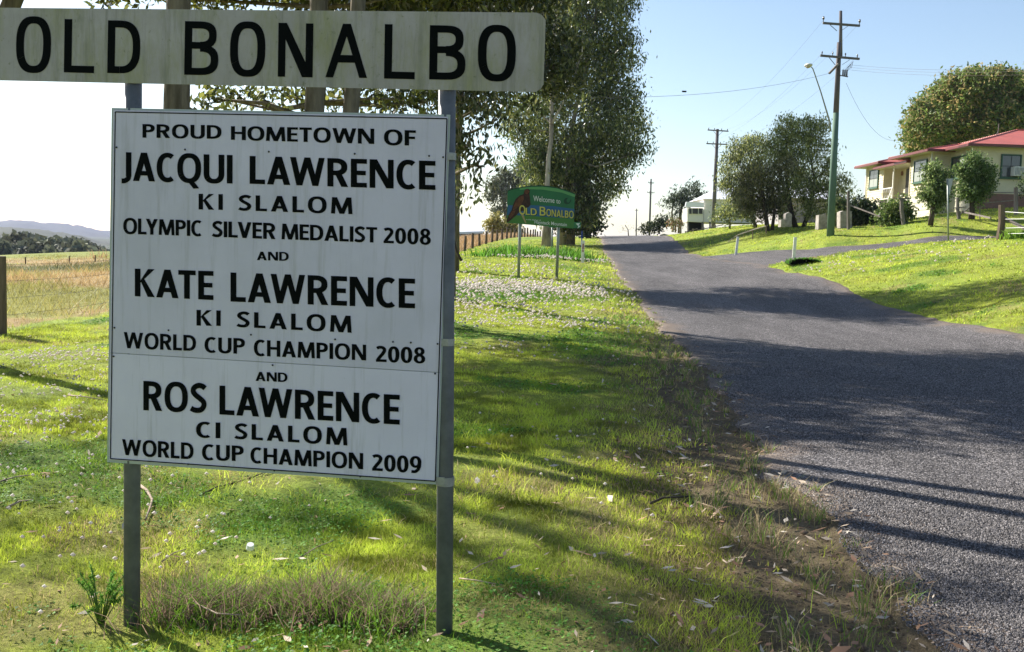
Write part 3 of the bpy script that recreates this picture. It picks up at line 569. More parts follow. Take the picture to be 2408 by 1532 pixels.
tree('gum_tree', 'grey-green open gum on the skyline left of the welcome sign', 'tree', tuple(P(1190, 560, 170)), [stem_px([(1192, 565, .5), (1190, 500, .4), (1180, 440, .2)], 170)],
     [at_px(1165, 440, 170, 22), at_px(1185, 418, 170, 20), at_px(1215, 425, 170, 26), at_px(1155, 462, 170, 14), at_px(1200, 460, 170, 28), at_px(1235, 400, 170, 18), at_px(1225, 450, 170, 25), at_px(1175, 495, 170, 14)], per=15, cl_r=.5, cl_n=18, L=.6, W=.25, seed=34, base_c=(.16, .18, .11), hi_c=(.28, .28, .18), leaf=FARLEAF)
tree('yellow_bush', 'rounded yellow-green bush behind the left end of the welcome sign', 'bush', tuple(P(1165, 556, 150)), [stem_px([(1167, 560, .2), (1166, 535, .1)], 150)],
     [at_px(1155, 530, 150, 18), at_px(1175, 520, 150, 20), at_px(1192, 535, 150, 20), at_px(1212, 535, 150, 22), at_px(1165, 540, 150, 14)], per=15, cl_r=.4, cl_n=18, L=.45, W=.25, seed=35, base_c=(.28, .26, .06), hi_c=(.46, .40, .13), frac=.5, leaf=FARLEAF)
# weeping bottlebrush-like trees on the right bank
gB = (.16, .20, .055); hB = (.42, .44, .14)
def bank_tree(name, label, st, bl, Y, seed, **k):
    p = st[0][0]; b = P(p[0], p[1], Y); kw = dict(per=46, cl_r=.26, cl_n=26, L=.22, W=.07, frac=.42, base_c=gB, hi_c=hB, bark=DARKBARK, bias=.38, droop=.9); kw.update(k)
    return tree(name, label, 'tree', tuple(b), [stem_px(s, Y) for s in st], [at_px(a, b_, Y+(i*5 % 4)*.5-.7, c, 1.2) for i, (a, b_, c) in enumerate(bl)], seed=seed, **kw)
bank_tree('bottlebrush_tree', 'tallest bushy tree on the right bank beside the green-based pole', [[(1872, 545, .16), (1860, 490, .14), (1850, 430, .1), (1850, 350, .06)], [(1885, 545, .15), (1905, 490, .12), (1915, 420, .08), (1900, 340, .05)], [(1878, 545, .12), (1850, 470, .1), (1830, 400, .06)]],
          [(1865, 300, 32), (1905, 310, 34), (1835, 330, 30), (1825, 375, 34), (1870, 360, 44), (1925, 350, 34), (1940, 400, 28), (1890, 420, 42), (1845, 430, 36), (1935, 445, 28), (1965, 440, 18), (1850, 290, 20), (1925, 295, 22), (1975, 425, 18), (1970, 470, 20), (1985, 445, 14), (1810, 345, 18), (1895, 460, 26), (1840, 470, 22), (1850, 500, 18), (1905, 495, 22), (1955, 480, 24), (1930, 505, 16)], 66, 41)
bank_tree('bottlebrush_tree', 'dark-green tree at the left of the bank trees beside the second pole', [[(1780, 545, .14), (1765, 490, .12), (1750, 420, .08)]],
          [(1740, 350, 28), (1770, 335, 26), (1720, 375, 24), (1750, 390, 34), (1710, 410, 22), (1725, 440, 26), (1700, 440, 14), (1785, 365, 24), (1745, 460, 28), (1765, 420, 30), (1800, 340, 14), (1715, 480, 18), (1735, 495, 24), (1760, 500, 20), (1700, 505, 16)], 76, 42, base_c=(.085, .115, .045))
bank_tree('bottlebrush_tree', 'lighter olive tree leaning at the front of the bank trees', [[(1806, 545, .15), (1800, 500, .13), (1790, 440, .09), (1780, 400, .05)], [(1815, 545, .12), (1822, 490, .09), (1815, 430, .05)]],
          [(1785, 410, 32), (1755, 430, 24), (1815, 415, 28), (1790, 450, 34), (1740, 455, 16), (1825, 460, 26), (1770, 480, 24), (1805, 490, 22), (1850, 390, 24), (1750, 490, 20), (1790, 508, 14), (1830, 495, 18)], 64, 43, base_c=(.075, .085, .03), hi_c=(.22, .21, .08))
tree('garden_shrub', 'pale leafy shrub beside the second pole in front of the white house', 'shrub', tuple(P(1715, 535, 85)), [stem_px([(1716, 540, .1), (1716, 510, .06)], 85)],
     [at_px(1705, 495, 85, 20), at_px(1730, 490, 85, 20), at_px(1690, 512, 85, 14), at_px(1740, 510, 85, 16), at_px(1715, 520, 85, 12)], per=22, cl_r=.25, cl_n=14, L=.26, W=.12, seed=44, base_c=(.12, .16, .05), hi_c=(.28, .30, .12), leaf=SOFTLEAF)
tree('garden_shrub', 'dense dark shrub right of the green-based pole under the house', 'shrub', tuple(P(2010, 525, 58)), [stem_px([(2012, 535, .1), (2012, 505, .06)], 58)],
     [at_px(1990, 495, 58, 24), at_px(2020, 490, 58, 26), at_px(2045, 500, 58, 26), at_px(1985, 515, 58, 18), at_px(2020, 518, 58, 22), at_px(2055, 520, 58, 18), at_px(1975, 480, 58, 14)], per=90, cl_r=.2, cl_n=34, L=.2, W=.1, seed=45, base_c=(.06, .09, .03), hi_c=(.22, .24, .10), frac=.2)
tree('garden_shrub', 'light green rounded shrub below the porch steps', 'shrub', tuple(P(2105, 520, 55)), [stem_px([(2107, 528, .08), (2107, 505, .05)], 55)],
     [at_px(2095, 490, 55, 22), at_px(2120, 485, 55, 20), at_px(2085, 508, 55, 16), at_px(2110, 508, 55, 22), at_px(2137, 500, 55, 15), at_px(2070, 515, 55, 10)], per=90, cl_r=.2, cl_n=28, L=.2, W=.09, seed=46, base_c=(.11, .17, .04), hi_c=(.26, .30, .10))
tree('pruned_tree', 'small leaning rounded tree left of the give-way sign post', 'tree', tuple(P(2189, 524, 51)), [stem_px([(2188, 530, .14), (2192, 500, .12), (2198, 465, .09)], 51)],
     [at_px(2195, 405, 51, 24), at_px(2190, 440, 51, 28), at_px(2210, 450, 51, 24), at_px(2180, 462, 51, 18), at_px(2205, 480, 51, 18), at_px(2220, 410, 51, 12)], per=110, cl_r=.16, cl_n=34, L=.17, W=.07, seed=47, base_c=(.10, .15, .045), hi_c=(.32, .40, .14), bark=DARKBARK, leaf=SOFTLEAF)
tree('pruned_tree', 'small round-headed tree in front of the air conditioner window', 'tree', tuple(P(2285, 515, 54)), [stem_px([(2284, 520, .17), (2286, 490, .15), (2287, 455, .12)], 54)],
     [at_px(2290, 385, 54, 26), at_px(2270, 405, 54, 24), at_px(2315, 405, 54, 24), at_px(2290, 425, 54, 34), at_px(2275, 450, 54, 22), at_px(2312, 440, 54, 24), at_px(2293, 465, 54, 20)], per=110, cl_r=.16, cl_n=34, L=.17, W=.075, seed=48, base_c=(.09, .15, .04), hi_c=(.26, .33, .12), bark=DARKBARK, leaf=SOFTLEAF)
tree('pruned_tree', 'small green tree cut by the right edge of the picture', 'tree', tuple(P(2428, 515, 53)), [stem_px([(2428, 520, .12), (2426, 450, .08)], 53)],
     [at_px(2418, 432, 53, 24), at_px(2440, 430, 53, 28), at_px(2412, 450, 53, 14)], per=70, cl_r=.16, cl_n=20, L=.15, W=.055, seed=49, base_c=(.055, .09, .03), hi_c=(.24, .30, .12), bark=DARKBARK, leaf=SOFTLEAF)
# the great dense tree behind the house
B = [(2180, 300, 42), (2150, 330, 28), (2165, 255, 22), (2215, 240, 40), (2230, 205, 26), (2270, 215, 45), (2300, 190, 26), (2335, 205, 42), (2390, 215, 42), (2250, 290, 52), (2330, 280, 60), (2400, 280, 58), (2450, 240, 60), (2205, 330, 45), (2145, 290, 16), (2360, 180, 22), (2290, 250, 40), (2480, 300, 60), (2300, 330, 50)]
bb = P(2290, 400, 98)
tree('mango_tree', 'huge dense domed tree with russet tips behind the red-roofed house', 'tree', (bb[0], bb[1], T1(bb[0], bb[1])), [[(bb[0], bb[1], T1(bb[0], bb[1])-.3, .6), (bb[0], bb[1], 9.5, .5), (bb[0]+.5, bb[1], 15, .25)], [(bb[0]+.8, bb[1], T1(bb[0], bb[1])-.3, .5), (bb[0]+4, bb[1], 10, .35), (bb[0]+5, bb[1], 15, .2)]],
     [at_px(a, b, 98+(i*3 % 5)-2, c, 1.2) for i, (a, b, c) in enumerate(B)], per=30, cl_r=.42, cl_n=30, L=.42, W=.17, seed=51, base_c=(.14, .195, .045), hi_c=(.46, .36, .15), frac=.26, leaf=SOFTLEAF, bias=.16, droop=.1)
# far trees at the crest, right of the road
tree('palm_like_tree', 'feathery dark tree on the skyline left of the white house', 'tree', tuple(P(1600, 540, 150)), [stem_px([(1598, 548, .3), (1600, 500, .22), (1610, 460, .12)], 150), stem_px([(1582, 545, .2), (1580, 500, .12), (1585, 470, .1)], 150)],
     [at_px(1580, 475, 150, 18), at_px(1600, 460, 150, 20), at_px(1630, 445, 150, 18), at_px(1615, 475, 150, 22), at_px(1650, 460, 150, 14), at_px(1590, 500, 150, 12), at_px(1645, 480, 150, 18)], per=15, cl_r=.5, cl_n=16, L=.6, W=.16, seed=61, base_c=(.06, .08, .05), hi_c=(.14, .16, .1), leaf=FARLEAF)
tree('garden_shrub', 'dark round shrub at the crest beside the third pole', 'shrub', tuple(P(1550, 548, 140)), [stem_px([(1550, 550, .15), (1550, 525, .08)], 140)],
     [at_px(1550, 525, 140, 16), at_px(1535, 535, 140, 13), at_px(1562, 518, 140, 12), at_px(1518, 538, 140, 11)], per=22, cl_r=.4, cl_n=18, L=.42, W=.2, seed=62, base_c=(.045, .06, .03), hi_c=(.11, .12, .06), leaf=FARLEAF)
tree('garden_shrub', 'orange-tinged shrub left of the raised white house', 'shrub', tuple(P(1588, 542, 120)), [stem_px([(1588, 546, .1), (1588, 525, .06)], 120)],
     [at_px(1580, 525, 120, 12), at_px(1596, 523, 120, 12), at_px(1588, 532, 120, 10)], per=26, cl_r=.3, cl_n=16, L=.3, W=.14, seed=63, base_c=(.20, .20, .09), hi_c=(.42, .25, .15), leaf=FARLEAF)
tree('bare_tree', 'small bare tree against the sky at the road crest', 'tree', tuple(P(1478, 552, 190)), [stem_px([(1478, 556, .12), (1477, 540, .09), (1470, 528, .05)], 190)],
     [at_px(1470, 532, 190, 6), at_px(1485, 536, 190, 6), at_px(1463, 540, 190, 4)], per=5, cl_r=.4, cl_n=4, L=.3, W=.08, seed=64, base_c=(.1, .09, .07), hi_c=(.15, .13, .1), leaf=FARLEAF)

# ---------------------------------------------------------------- the big sign by the camera
SA = math.atan2(.2, 1.44)                                # the sign stands a little askew to the road
sn = np.array([math.sin(SA), math.cos(SA), 0]); s0 = np.array([-1.69, 4.2, 0]); se = np.array([math.cos(SA), -math.sin(SA), 0])
def PB(px, py, off=0.):                                  # where a sight line meets the sign's own plane (off = metres behind its face)
    d = ray(px, py); o = np.array([0, 0, EYE]); t = ((s0+sn*off-o)@sn)/(d@sn); return o+d*t
def slab(name, pix, thick, m, parent, off=0.):           # a sheet with real thickness
    mb = MB(); f = [PB(a, b, off) for a, b in pix]; b_ = [p+sn*thick for p in f]; n = len(f)
    mb.poly(f[::-1]); mb.poly(b_)
    for i in range(n): j = (i+1) % n; mb.poly([f[i], f[j], b_[j], b_[i]])
    return mb.build(name, m, parent)
def superring(cx, cy, rx, ry, s, h, a0, a1, e=2.35, n=26):
    pts = []
    def q(a, rx_, ry_):
        c, s_ = math.cos(a), math.sin(a); return (cx+rx_*math.copysign(abs(c)**(2/e), c), cy+ry_*math.copysign(abs(s_)**(2/e), s_))
    out = []
    for i in range(n):
        a = R(a0+(a1-a0)*i/n); b = R(a0+(a1-a0)*(i+1)/n)
        out.append([q(a, rx, ry), q(b, rx, ry), q(b, rx-s, ry-h), q(a, rx-s, ry-h)])
    return out
def path(pts, w, n=5):
    P_ = [np.array(p, float) for p in pts]; sm = []
    for i in range(len(P_)-1):
        p0 = P_[max(i-1, 0)]; p1 = P_[i]; p2 = P_[i+1]; p3 = P_[min(i+2, len(P_)-1)]
        for k in range(n):
            t = k/n; sm.append(.5*((2*p1)+(-p0+p2)*t+(2*p0-5*p1+4*p2-p3)*t*t+(-p0+3*p1-3*p2+p3)*t**3))
    sm.append(P_[-1]); out = []; L_ = []
    for i, p in enumerate(sm):
        d = sm[min(i+1, len(sm)-1)]-sm[max(i-1, 0)]; d = d/np.linalg.norm(d); nn = np.array([-d[1], d[0]]); L_.append((p+nn*w/2, p-nn*w/2))
    for i in range(len(sm)-1): out.append([L_[i][0], L_[i+1][0], L_[i+1][1], L_[i][1]])
    return out
def glyph(ch, s=.205, h=.165, W=None, e=2.35):
    def bar(x0, y0, x1, y1): return [(x0, y0), (x1, y0), (x1, y1), (x0, y1)]
    def dia(xb, yb, xt, yt, w): return [(xb, yb), (xb+w, yb), (xt+w, yt), (xt, yt)]
    D = dict(A=.80, B=.66, C=.66, D=.76, E=.54, F=.52, H=.76, I=s, J=.36, K=.72, L=.53, M=.98, N=.80, O=.86, P=.64, Q=.86, R=.70, S=.60, T=.62, U=.74, V=.78, W=1.18, Y=.74)
    if W is None: W = D.get(ch, .60)
    g = []
    if ch == 'A': k = s*1.08; g = [dia(0, 0, W/2-k/2, 1, k), dia(W-k, 0, W/2-k/2, 1, k), bar(W*.2, .2, W*.8, .2+h*.95)]
    elif ch == 'B':
        g = [bar(0, 0, s, 1)]; a = .30*W/.66; g += superring(a, .745, W*.94-a, .255, s, h, -90, 90, e, 14)+superring(a, .285, W-a, .285, s, h, -90, 90, e, 14)
        g += [bar(s*.9, 1-h, a, 1), bar(s*.9, .49, a, .49+h*.95), bar(s*.9, 0, a, h)]
    elif ch == 'C': g = superring(W*.58, .5, W*.58, .52, s, h, 62, 298, e)+[bar(W*.8, .865, W, 1.0)] if False else superring(W*.60, .5, W*.60, .52, s, h, 56, 304, 2.2)
    elif ch == 'D': a = W*.38; g = [bar(0, 0, s, 1)]+superring(a, .5, W-a, .5, s, h, -90, 90, e, 18)+[bar(s*.9, 1-h, a, 1), bar(s*.9, 0, a, h)]
    elif ch in 'EF':
        g = [bar(0, 0, s, 1), bar(s*.9, 1-h, W, 1), bar(s*.9, .43, W*.93, .43+h*.95)]
        if ch == 'E': g.append(bar(s*.9, 0, W, h))
    elif ch == 'H': g = [bar(0, 0, s, 1), bar(W-s, 0, W, 1), bar(s*.9, .43, W-s*.9, .43+h)]
    elif ch == 'I': g = [bar(0, 0, s, 1)]
    elif ch == 'J': g = [bar(W-s, .15, W, 1)]+path([(W-s/2, .2), (W-s*.55, .09), (W-s*1.15, .0), (0, -.01)], s*.85)
    elif ch == 'K': g = [bar(0, 0, s, 1), [(s*.8, .46), (s*1.05, .60), (W-s*1.2, 1), (W-s*.02, 1)][::1], [(s*1.05, .55), (s*1.6, .66), (W, 0), (W-s*1.25, 0)]]
    elif ch == 'L': g = [bar(0, 0, s, 1), bar(s*.9, 0, W, h)]
    elif ch == 'M': k = s*.9; g = [dia(0, 0, .05, 1, k), dia(W-k, 0, W-k-.05, 1, k), dia(W/2-s*.5, .0, .06, 1, s*1.05), dia(W/2-s*.5, .0, W-.06-s*1.05, 1, s*1.05)]
    elif ch == 'N': k = s*.92; g = [bar(0, 0, k, 1), bar(W-k, 0, W, 1), dia(W-s*1.2, 0, .0, 1, s*1.2)]
    elif ch in 'OQ':
        g = superring(W/2, .5, W/2, .525, s, h, 0, 360, e, 40)
        if ch == 'Q': g.append([(W*.42, .05), (W*.62, .12), (W*.92, -.20), (W*.68, -.22)])
    elif ch in 'PR':
        a = .28; g = [bar(0, 0, s, 1)]+superring(a, .70, (W*.96 if ch == 'R' else W)-a, .30, s, h, -90, 90, e, 16)+[bar(s*.9, 1-h, a, 1), bar(s*.9, .40, a, .40+h)]
        if ch == 'R': g.append(dia(W-s*1.12, 0, W*.36, .46, s*1.12))
    elif ch == 'S': g = path([(W*.90, .84), (W*.74, .91), (W*.50, .93), (W*.24, .85), (W*.18, .72), (W*.32, .60), (W*.60, .48), (W*.81, .36), (W*.82, .22), (W*.66, .10), (W*.42, .07), (W*.20, .09), (W*.04, .14)], (s+h)/2)
    elif ch == 'T': g = [bar(0, 1-h, W, 1), bar(W/2-s/2, 0, W/2+s/2, 1-h*.9)]
    elif ch == 'U': g = [bar(0, .32, s, 1), bar(W-s, .32, W, 1)]+superring(W/2, .34, W/2, .36, s, h, 180, 360, e, 20)
    elif ch == 'V': k = s*1.08; g = [dia(W/2-k/2, 0, 0, 1, k), dia(W/2-k/2, 0, W-k, 1, k)]
    elif ch == 'W': k = s*.98; g = [dia(W*.27-k/2, 0, 0, 1, k), dia(W*.27-k/2, 0, W/2-k/2, 1, k), dia(W*.73-k/2, 0, W/2-k/2, 1, k), dia(W*.73-k/2, 0, W-k, 1, k)]
    elif ch == 'Y': k = s*1.1; g = [bar(W/2-s/2, 0, W/2+s/2, .46), dia(W/2-k/2, .40, 0, 1, k), dia(W/2-k/2, .40, W-k, 1, k)]
    elif ch == '0': g = superring(.3, .5, .3, .52, s, h, 0, 360, 2.3, 34); W = .6
    elif ch == '8': W = .6; g = superring(.3, .755, .265, .265, s*.9, h*.85, 0, 360, 2.1, 28)+superring(.3, .275, .3, .295, s*.95, h*.88, 0, 360, 2.1, 28)
    elif ch == '9': W = .6; g = superring(.3, .66, .3, .36, s*.95, h*.9, 0, 360, 2.15, 28)+path([(.6-s*.48, .62), (.49, .38), (.40, .18), (.26, .07), (.08, .075)], (s+h)/2*.95)
    elif ch == '2': W = .56; g = path([(.05, .86), (.20, .93), (.37, .90), (.45, .76), (.38, .56), (.24, .36), (.10, .14)], (s+h)/2)+[bar(0.0, 0, W, h)]
    return g, W
def word_polys(txt, track=.12, **k):
    x = 0; out = []
    kern = {('L', 'A'): -.02, ('A', 'W'): -.10, ('A', 'T'): -.10, ('L', 'Y'): -.10, ('K', 'A'): -.04, ('A', 'C'): -.03, ('L', 'V'): -.06, ('L', 'O'): -.02, ('J', 'A'): -.03}
    for i, ch in enumerate(txt):
        g, W = glyph(ch, **k)
        for p in g: out.append([(x+a, b) for a, b in p])
        x += W+track+(kern.get((ch, txt[i+1]), 0) if i+1 < len(txt) else 0)
    return out, x-track
def lettering(polys, W, quad, m, parent, off=-.0012, name='lettering'):
    """quad: left-top, right-top, right-bottom, left-bottom as pixels on the sign"""
    lt, rt_, rb, lb = [PB(a, b, off) for a, b in quad]; mb = MB()
    for i, p in enumerate(polys):
        o = -sn*.000035*(i % 23); pts = []
        for a, b in p:
            u = a/W; pts.append((lb*(1-u)+rb*u)*(1-b)+(lt*(1-u)+rt_*u)*b+o)
        mb.poly(pts)
    return mb.build(name, m, parent)

sign = thing('town_sign', 'large OLD BONALBO name board over a white hometown board on two grey posts', 'sign')
def post(px0, py0, px1, py1, off=.04):
    a = PB(px0, py0, off); b = PB(px1, py1, off); a = a-(b-a)/np.linalg.norm(b-a)*.25; mb = MB()
    mb.tube([a, a*.5+b*.5, b], .0345, 20); o = mb.build('post', GALV, sign, True); return o
post(310, 1485, 314, 40); post(1045, 1492, 1052, 45)
# name board: mildewed white sheet
m = mat('mildewed_sign_sheet', (.42, .385, .39), .6, .25, var=(.32, .295, .28), scale=3, detail=8, bump=.03)
t = m.node_tree; N = t.nodes; L = t.links; b = N['Principled BSDF']; cr0 = [n for n in N if n.type == 'VALTORGB'][0]
tc = N.new('ShaderNodeTexCoord'); mp = N.new('ShaderNodeMapping'); mp.inputs['Scale'].default_value = (3.2, 3.2, .9); L.new(tc.outputs['Object'], mp.inputs[0])
def addmask(src, scale, lo, hi, col, prev, det=7):
    nz = N.new('ShaderNodeTexNoise'); nz.inputs['Scale'].default_value = scale; nz.inputs['Detail'].default_value = det; nz.inputs['Roughness'].default_value = .75; L.new(src, nz.inputs[0])
    mr = N.new('ShaderNodeMapRange'); mr.inputs[1].default_value = lo; mr.inputs[2].default_value = hi; L.new(nz.outputs[0], mr.inputs[0])
    mx = N.new('ShaderNodeMix'); mx.data_type = 'RGBA'; L.new(mr.outputs[0], mx.inputs[0]); L.new(prev, mx.inputs[6]); mx.inputs[7].default_value = (*col, 1); return mx.outputs[2]
c = addmask(mp.outputs[0], 1.6, .44, .70, (.27, .27, .13), cr0.outputs[0]); mp2 = N.new('ShaderNodeMapping'); mp2.inputs['Scale'].default_value = (14, 14, 1.1); L.new(tc.outputs['Object'], mp2.inputs[0]); c = addmask(mp2.outputs[0], 1.5, .5, .75, (.19, .185, .15), c); c = addmask(tc.outputs['Object'], 30, .6, .72, (.14, .15, .07), c); c = addmask(tc.outputs['Object'], 5, .62, .8, (.15, .16, .15), c); L.new(c, b.inputs['Base Color'])
nb_ = slab('name_board', [(-38, 17), (1262, 29), (1274, 34), (1283, 46), (1278, 196), (1271, 209), (1258, 215.5), (-38, 187.5)], .004, m, sign)
for ch, x0, x1, t0, b0 in [('O', 38, 120, 40, 167), ('L', 151, 222, 44, 169.5), ('D', 253, 330, 47, 171), ('B', 434, 514, 49, 175), ('O', 541, 624, 52, 176), ('N', 654, 736, 53, 179.5), ('A', 766, 864, 54.5, 181), ('L', 904, 976, 56, 184), ('B', 1010, 1095, 58.5, 186), ('O', 1124, 1213, 60, 187)]:
    Wn = dict(O=.63, L=.56, D=.62, B=.64, N=.66, A=.78)[ch]; g, W = glyph(ch, .142, .132, Wn, 2.6)
    if ch == 'A': g = [[(0, 0), (.145, 0), (Wn/2+.075, 1), (Wn/2-.075, 1)], [(Wn-.145, 0), (Wn, 0), (Wn/2+.075, 1), (Wn/2-.075, 1)], [(.2, .28), (Wn-.2, .28), (Wn-.24, .42), (.24, .42)]]
    if ch == 'N': g = [[(0, 0), (.14, 0), (.14, 1), (0, 1)], [(Wn-.14, 0), (Wn, 0), (Wn, 1), (Wn-.14, 1)], [(Wn-.2, 0), (Wn, 0), (.16, 1), (0, 1)]]
    sk = (b0-t0)*.0; lean = -2.0
    lettering(g, W, [(x0+1, t0), (x1+1, t0+1.6), (x1-1, b0+1.9), (x0-1, b0)], BLACK, nb_, name='letter')
# hometown board: two sheets in a thin grey frame
def lerp(a, b, t): return (a[0]+(b[0]-a[0])*t, a[1]+(b[1]-a[1])*t)
TL, TR, BR, BL = (262.5, 253), (1058.5, 269), (1030.5, 1139), (252, 1086)
fr = slab('backing_frame', [TL, TR, BR, BL], .02, FRAMEW, sign, .006)
ins = 6
JL, JR = (254.8+4, 829), (1040-5, 875.5)
slab('upper_panel', [(TL[0]+4, TL[1]+5), (TR[0]-5, TR[1]+5), (JR[0], JR[1]-.8), (JL[0], JL[1]-.8)], .003, WHITE, sign, .0)
WHITE2 = mat('white_sign_face_newer', (.67, .63, .77), .48, .3, var=(.61, .57, .70), scale=2.5, detail=8, bump=.02)
slab('lower_panel', [(JL[0], JL[1]+.8), (JR[0], JR[1]+.8), (BR[0]-6, BR[1]-7), (BL[0]+5, BL[1]-6)], .003, WHITE2, sign, .0008)
for mm in (WHITE, WHITE2):                               # rain streaks and grime running down the sheets
    t = mm.node_tree; N = t.nodes; L = t.links; b = N['Principled BSDF']; tc = N.new('ShaderNodeTexCoord'); mp = N.new('ShaderNodeMapping'); mp.inputs['Scale'].default_value = (16, 16, .8); L.new(tc.outputs['Object'], mp.inputs[0])
    c = addmask(mp.outputs[0], 1.5, .52, .85, (.34, .32, .34), [n for n in N if n.type == 'VALTORGB'][0].outputs[0]); c = addmask(tc.outputs['Object'], 45, .68, .78, (.25, .24, .22), c); L.new(c, b.inputs['Base Color'])
# thin black border line
def line(a, b, w, name='border_line'):
    a3 = PB(a[0], a[1], -.0014); b3 = PB(b[0], b[1], -.0014); d = (b3-a3)/np.linalg.norm(b3-a3); nn = np.cross(d, sn); nn /= np.linalg.norm(nn); w3 = w*4.1/FPX/2
    MB().poly([a3-nn*w3, b3-nn*w3, b3+nn*w3, a3+nn*w3]).build(name, BLACK, sign)
q = [(271, 262.5), (1051, 278.5), (1023.5, 1131), (259.5, 1078)]
for i in range(4): line(q[i], q[(i+1) % 4], 2.6)
W3 = [("PROUD", 335, 521, 291, 323, 294, 326, .10), ("HOMETOWN", 543, 880, 296, 328, 302, 338, .08), ("OF", 903, 978, 304, 340, 306, 342, .1),
      ("JACQUI", 286, 547, 357, 424, 364, 431, .09), ("LAWRENCE", 587, 1024, 366, 431.5, 378, 446, .09),
      ("KI", 467, 524, 455, 492, 456, 493, .2), ("SLALOM", 561, 829, 458, 494, 464, 503, .2),
      ("OLYMPIC", 290, 475, 512, 549, 518, 555, .06), ("SILVER", 499, 648, 519, 556, 524, 562, .06), ("MEDALIST", 662, 887, 525, 562, 534, 570, .06), ("2008", 902, 1013, 535, 571, 538, 575, .07),
      ("AND", 604, 679, 591, 611, 592, 613, .09),
      ("KATE", 317, 502, 631, 696, 637, 705, .09), ("LAWRENCE", 542, 976, 640, 708.5, 655, 724.5, .09),
      ("KI", 462, 519, 728, 765, 729.5, 766, .2), ("SLALOM", 557, 827, 732, 768, 742, 782, .2),
      ("WORLD", 291, 461, 780, 818, 788, 825, .09), ("CUP", 481, 576, 792, 828, 795, 832, .1), ("CHAMPION", 597, 861, 798, 836, 810, 847, .09), ("2008", 884, 1000, 813, 850, 817, 854, .07),
      ("AND", 601, 676, 873.5, 895, 876, 898, .09),
      ("ROS", 337, 486, 895, 964, 902, 970, .09), ("LAWRENCE", 516, 940, 906, 974, 928, 998, .09),
      ("CI", 461, 518, 991, 1028, 993, 1030, .2), ("SLALOM", 552, 817, 995, 1031, 1006, 1047, .2),
      ("WORLD", 287, 455, 1032, 1069, 1041, 1080, .09), ("CUP", 475, 573, 1044, 1081, 1048, 1084, .1), ("CHAMPION", 589, 854, 1051, 1088, 1065, 1103, .09), ("2009", 875, 991, 1068, 1106, 1073, 1112, .07)]
for (w, xa, xb, ta, ba, tb, bb_, tr) in W3:
    pl, Wd = word_polys(w, tr); fl = 7 if (bb_-tb) > 60 else 0
    lettering(pl, Wd, [(xa, ta), (xb, tb), (xb, bb_), (xa, ba)], BLACK, sign)
mbs = MB(); mbs.ball((0, 0, 0), .0042, .0025, .0042, 8, 4); scm = mbs.mesh('screw', True); SCREW = mat('screw_head', (.03, .03, .03), .4, .5, .5); scm.materials.append(SCREW)
for px, py in [(274, 346), (435, 351), (632, 356), (834, 361), (1009, 366), (1042, 369), (269, 770), (396, 776), (590, 786.5), (788, 797.5), (924, 803), (966, 805), (1029, 808), (267, 837.5), (641, 858), (1023, 878), (442, 1091), (645, 1106), (1047-200, 1120)]:
    o = bpy.data.objects.new('screw', scm); C.objects.link(o); o.parent = sign; o.location = PB(px, py, -.002)
for (a, b_, c_, d_) in [(1038, 794, 1070, 812), (1030, 1118, 1066, 1141), (1052, 359, 1074, 376)]:
    p0 = PB(a, b_, 0); p1 = PB(c_, d_, 0); ctr = PB((1047 if b_ > 500 else 1051), (b_+d_)/2, .04); hgt = abs(p0[2]-p1[2]); mb = MB(); mb.tube([ctr-[0, 0, hgt/2], ctr+[0, 0, hgt/2]], .0375, 20)
    q0 = PB(a-4, (b_+d_)/2, .008); mb.beam(q0, q0+se*.035, .012, hgt*.9); mb.build('clamp', ALU, sign, False)
place(sign, tuple(PB(680, 1487, .04)))
# a twig caught behind the right post
tw = MB(); tw.tube([PB(1040, 565, .12), PB(1058, 552, .1), PB(1066, 560, .09), PB(1074, 590, .1), PB(1085, 612, .12)], [.002, .004, .005, .004, .006], 6); tw.tube([PB(1064, 556, .1), PB(1066, 540, .1), PB(1070, 522, .1)], [.004, .003, .002], 5)
tag(tw.build('caught_twig', DARKBARK, None, True), 'forked dark twig caught behind the right post of the town sign', 'twig')

# ---------------------------------------------------------------- weed, sticks and bits in the foreground
def gp(px, py):                                          # ground point under a pixel
    d = ray(px, py); d = d/d[1]; ys = np.geomspace(2.2, 120, 900); f = T(d[0]*ys, ys)-(EYE+d[2]*ys); i = int(np.argmax(f > 0)) if (f > 0).any() else 899
    Y_ = ys[i]; return np.array([d[0]*Y_, Y_, T1(d[0]*Y_, Y_)])
def stick(label, pix, rad, lift=.02, m=STICK):
    pts = [gp(a, b)+[0, 0, lift+.01*(i % 2)] for i, (a, b) in enumerate(pix)]; k = len(pts)
    o = MB().tube(pts, [rad*(1-.5*i/(k-1)) for i in range(k)], 7).build('fallen_stick', m, None, True)
    return tag(o, label, 'stick', 'sticks fallen on the verge')
stick('thick crooked pale stick just right of the left sign post', [(328, 1150), (345, 1165), (358, 1185), (352, 1210), (342, 1232)], .011)
stick('long dark thin branch under the bottom edge of the white sign', [(470, 1172), (510, 1158), (560, 1140), (620, 1122), (700, 1100)], .007, m=DARKBARK)
stick('short pale stick at the left edge below the sign level', [(15, 1203), (45, 1192), (76, 1183)], .008)
stick('long straight stick at the left edge of the picture', [(0, 1140), (35, 1132), (78, 1124)], .006)
stick('grey stick lying left of the white sign panel', [(160, 934), (200, 940), (250, 947)], .007)
stick('thin curved pale stick in the rank grass between the posts', [(445, 1455), (470, 1478), (510, 1492), (565, 1503)], .005, .09)
stick('thin twig in the lit grass below the middle of the sign', [(380, 1330), (410, 1313), (440, 1300)], .004)
stick('fine slanting twig on the grass left of the right post', [(705, 1320), (745, 1300), (785, 1280)], .004)
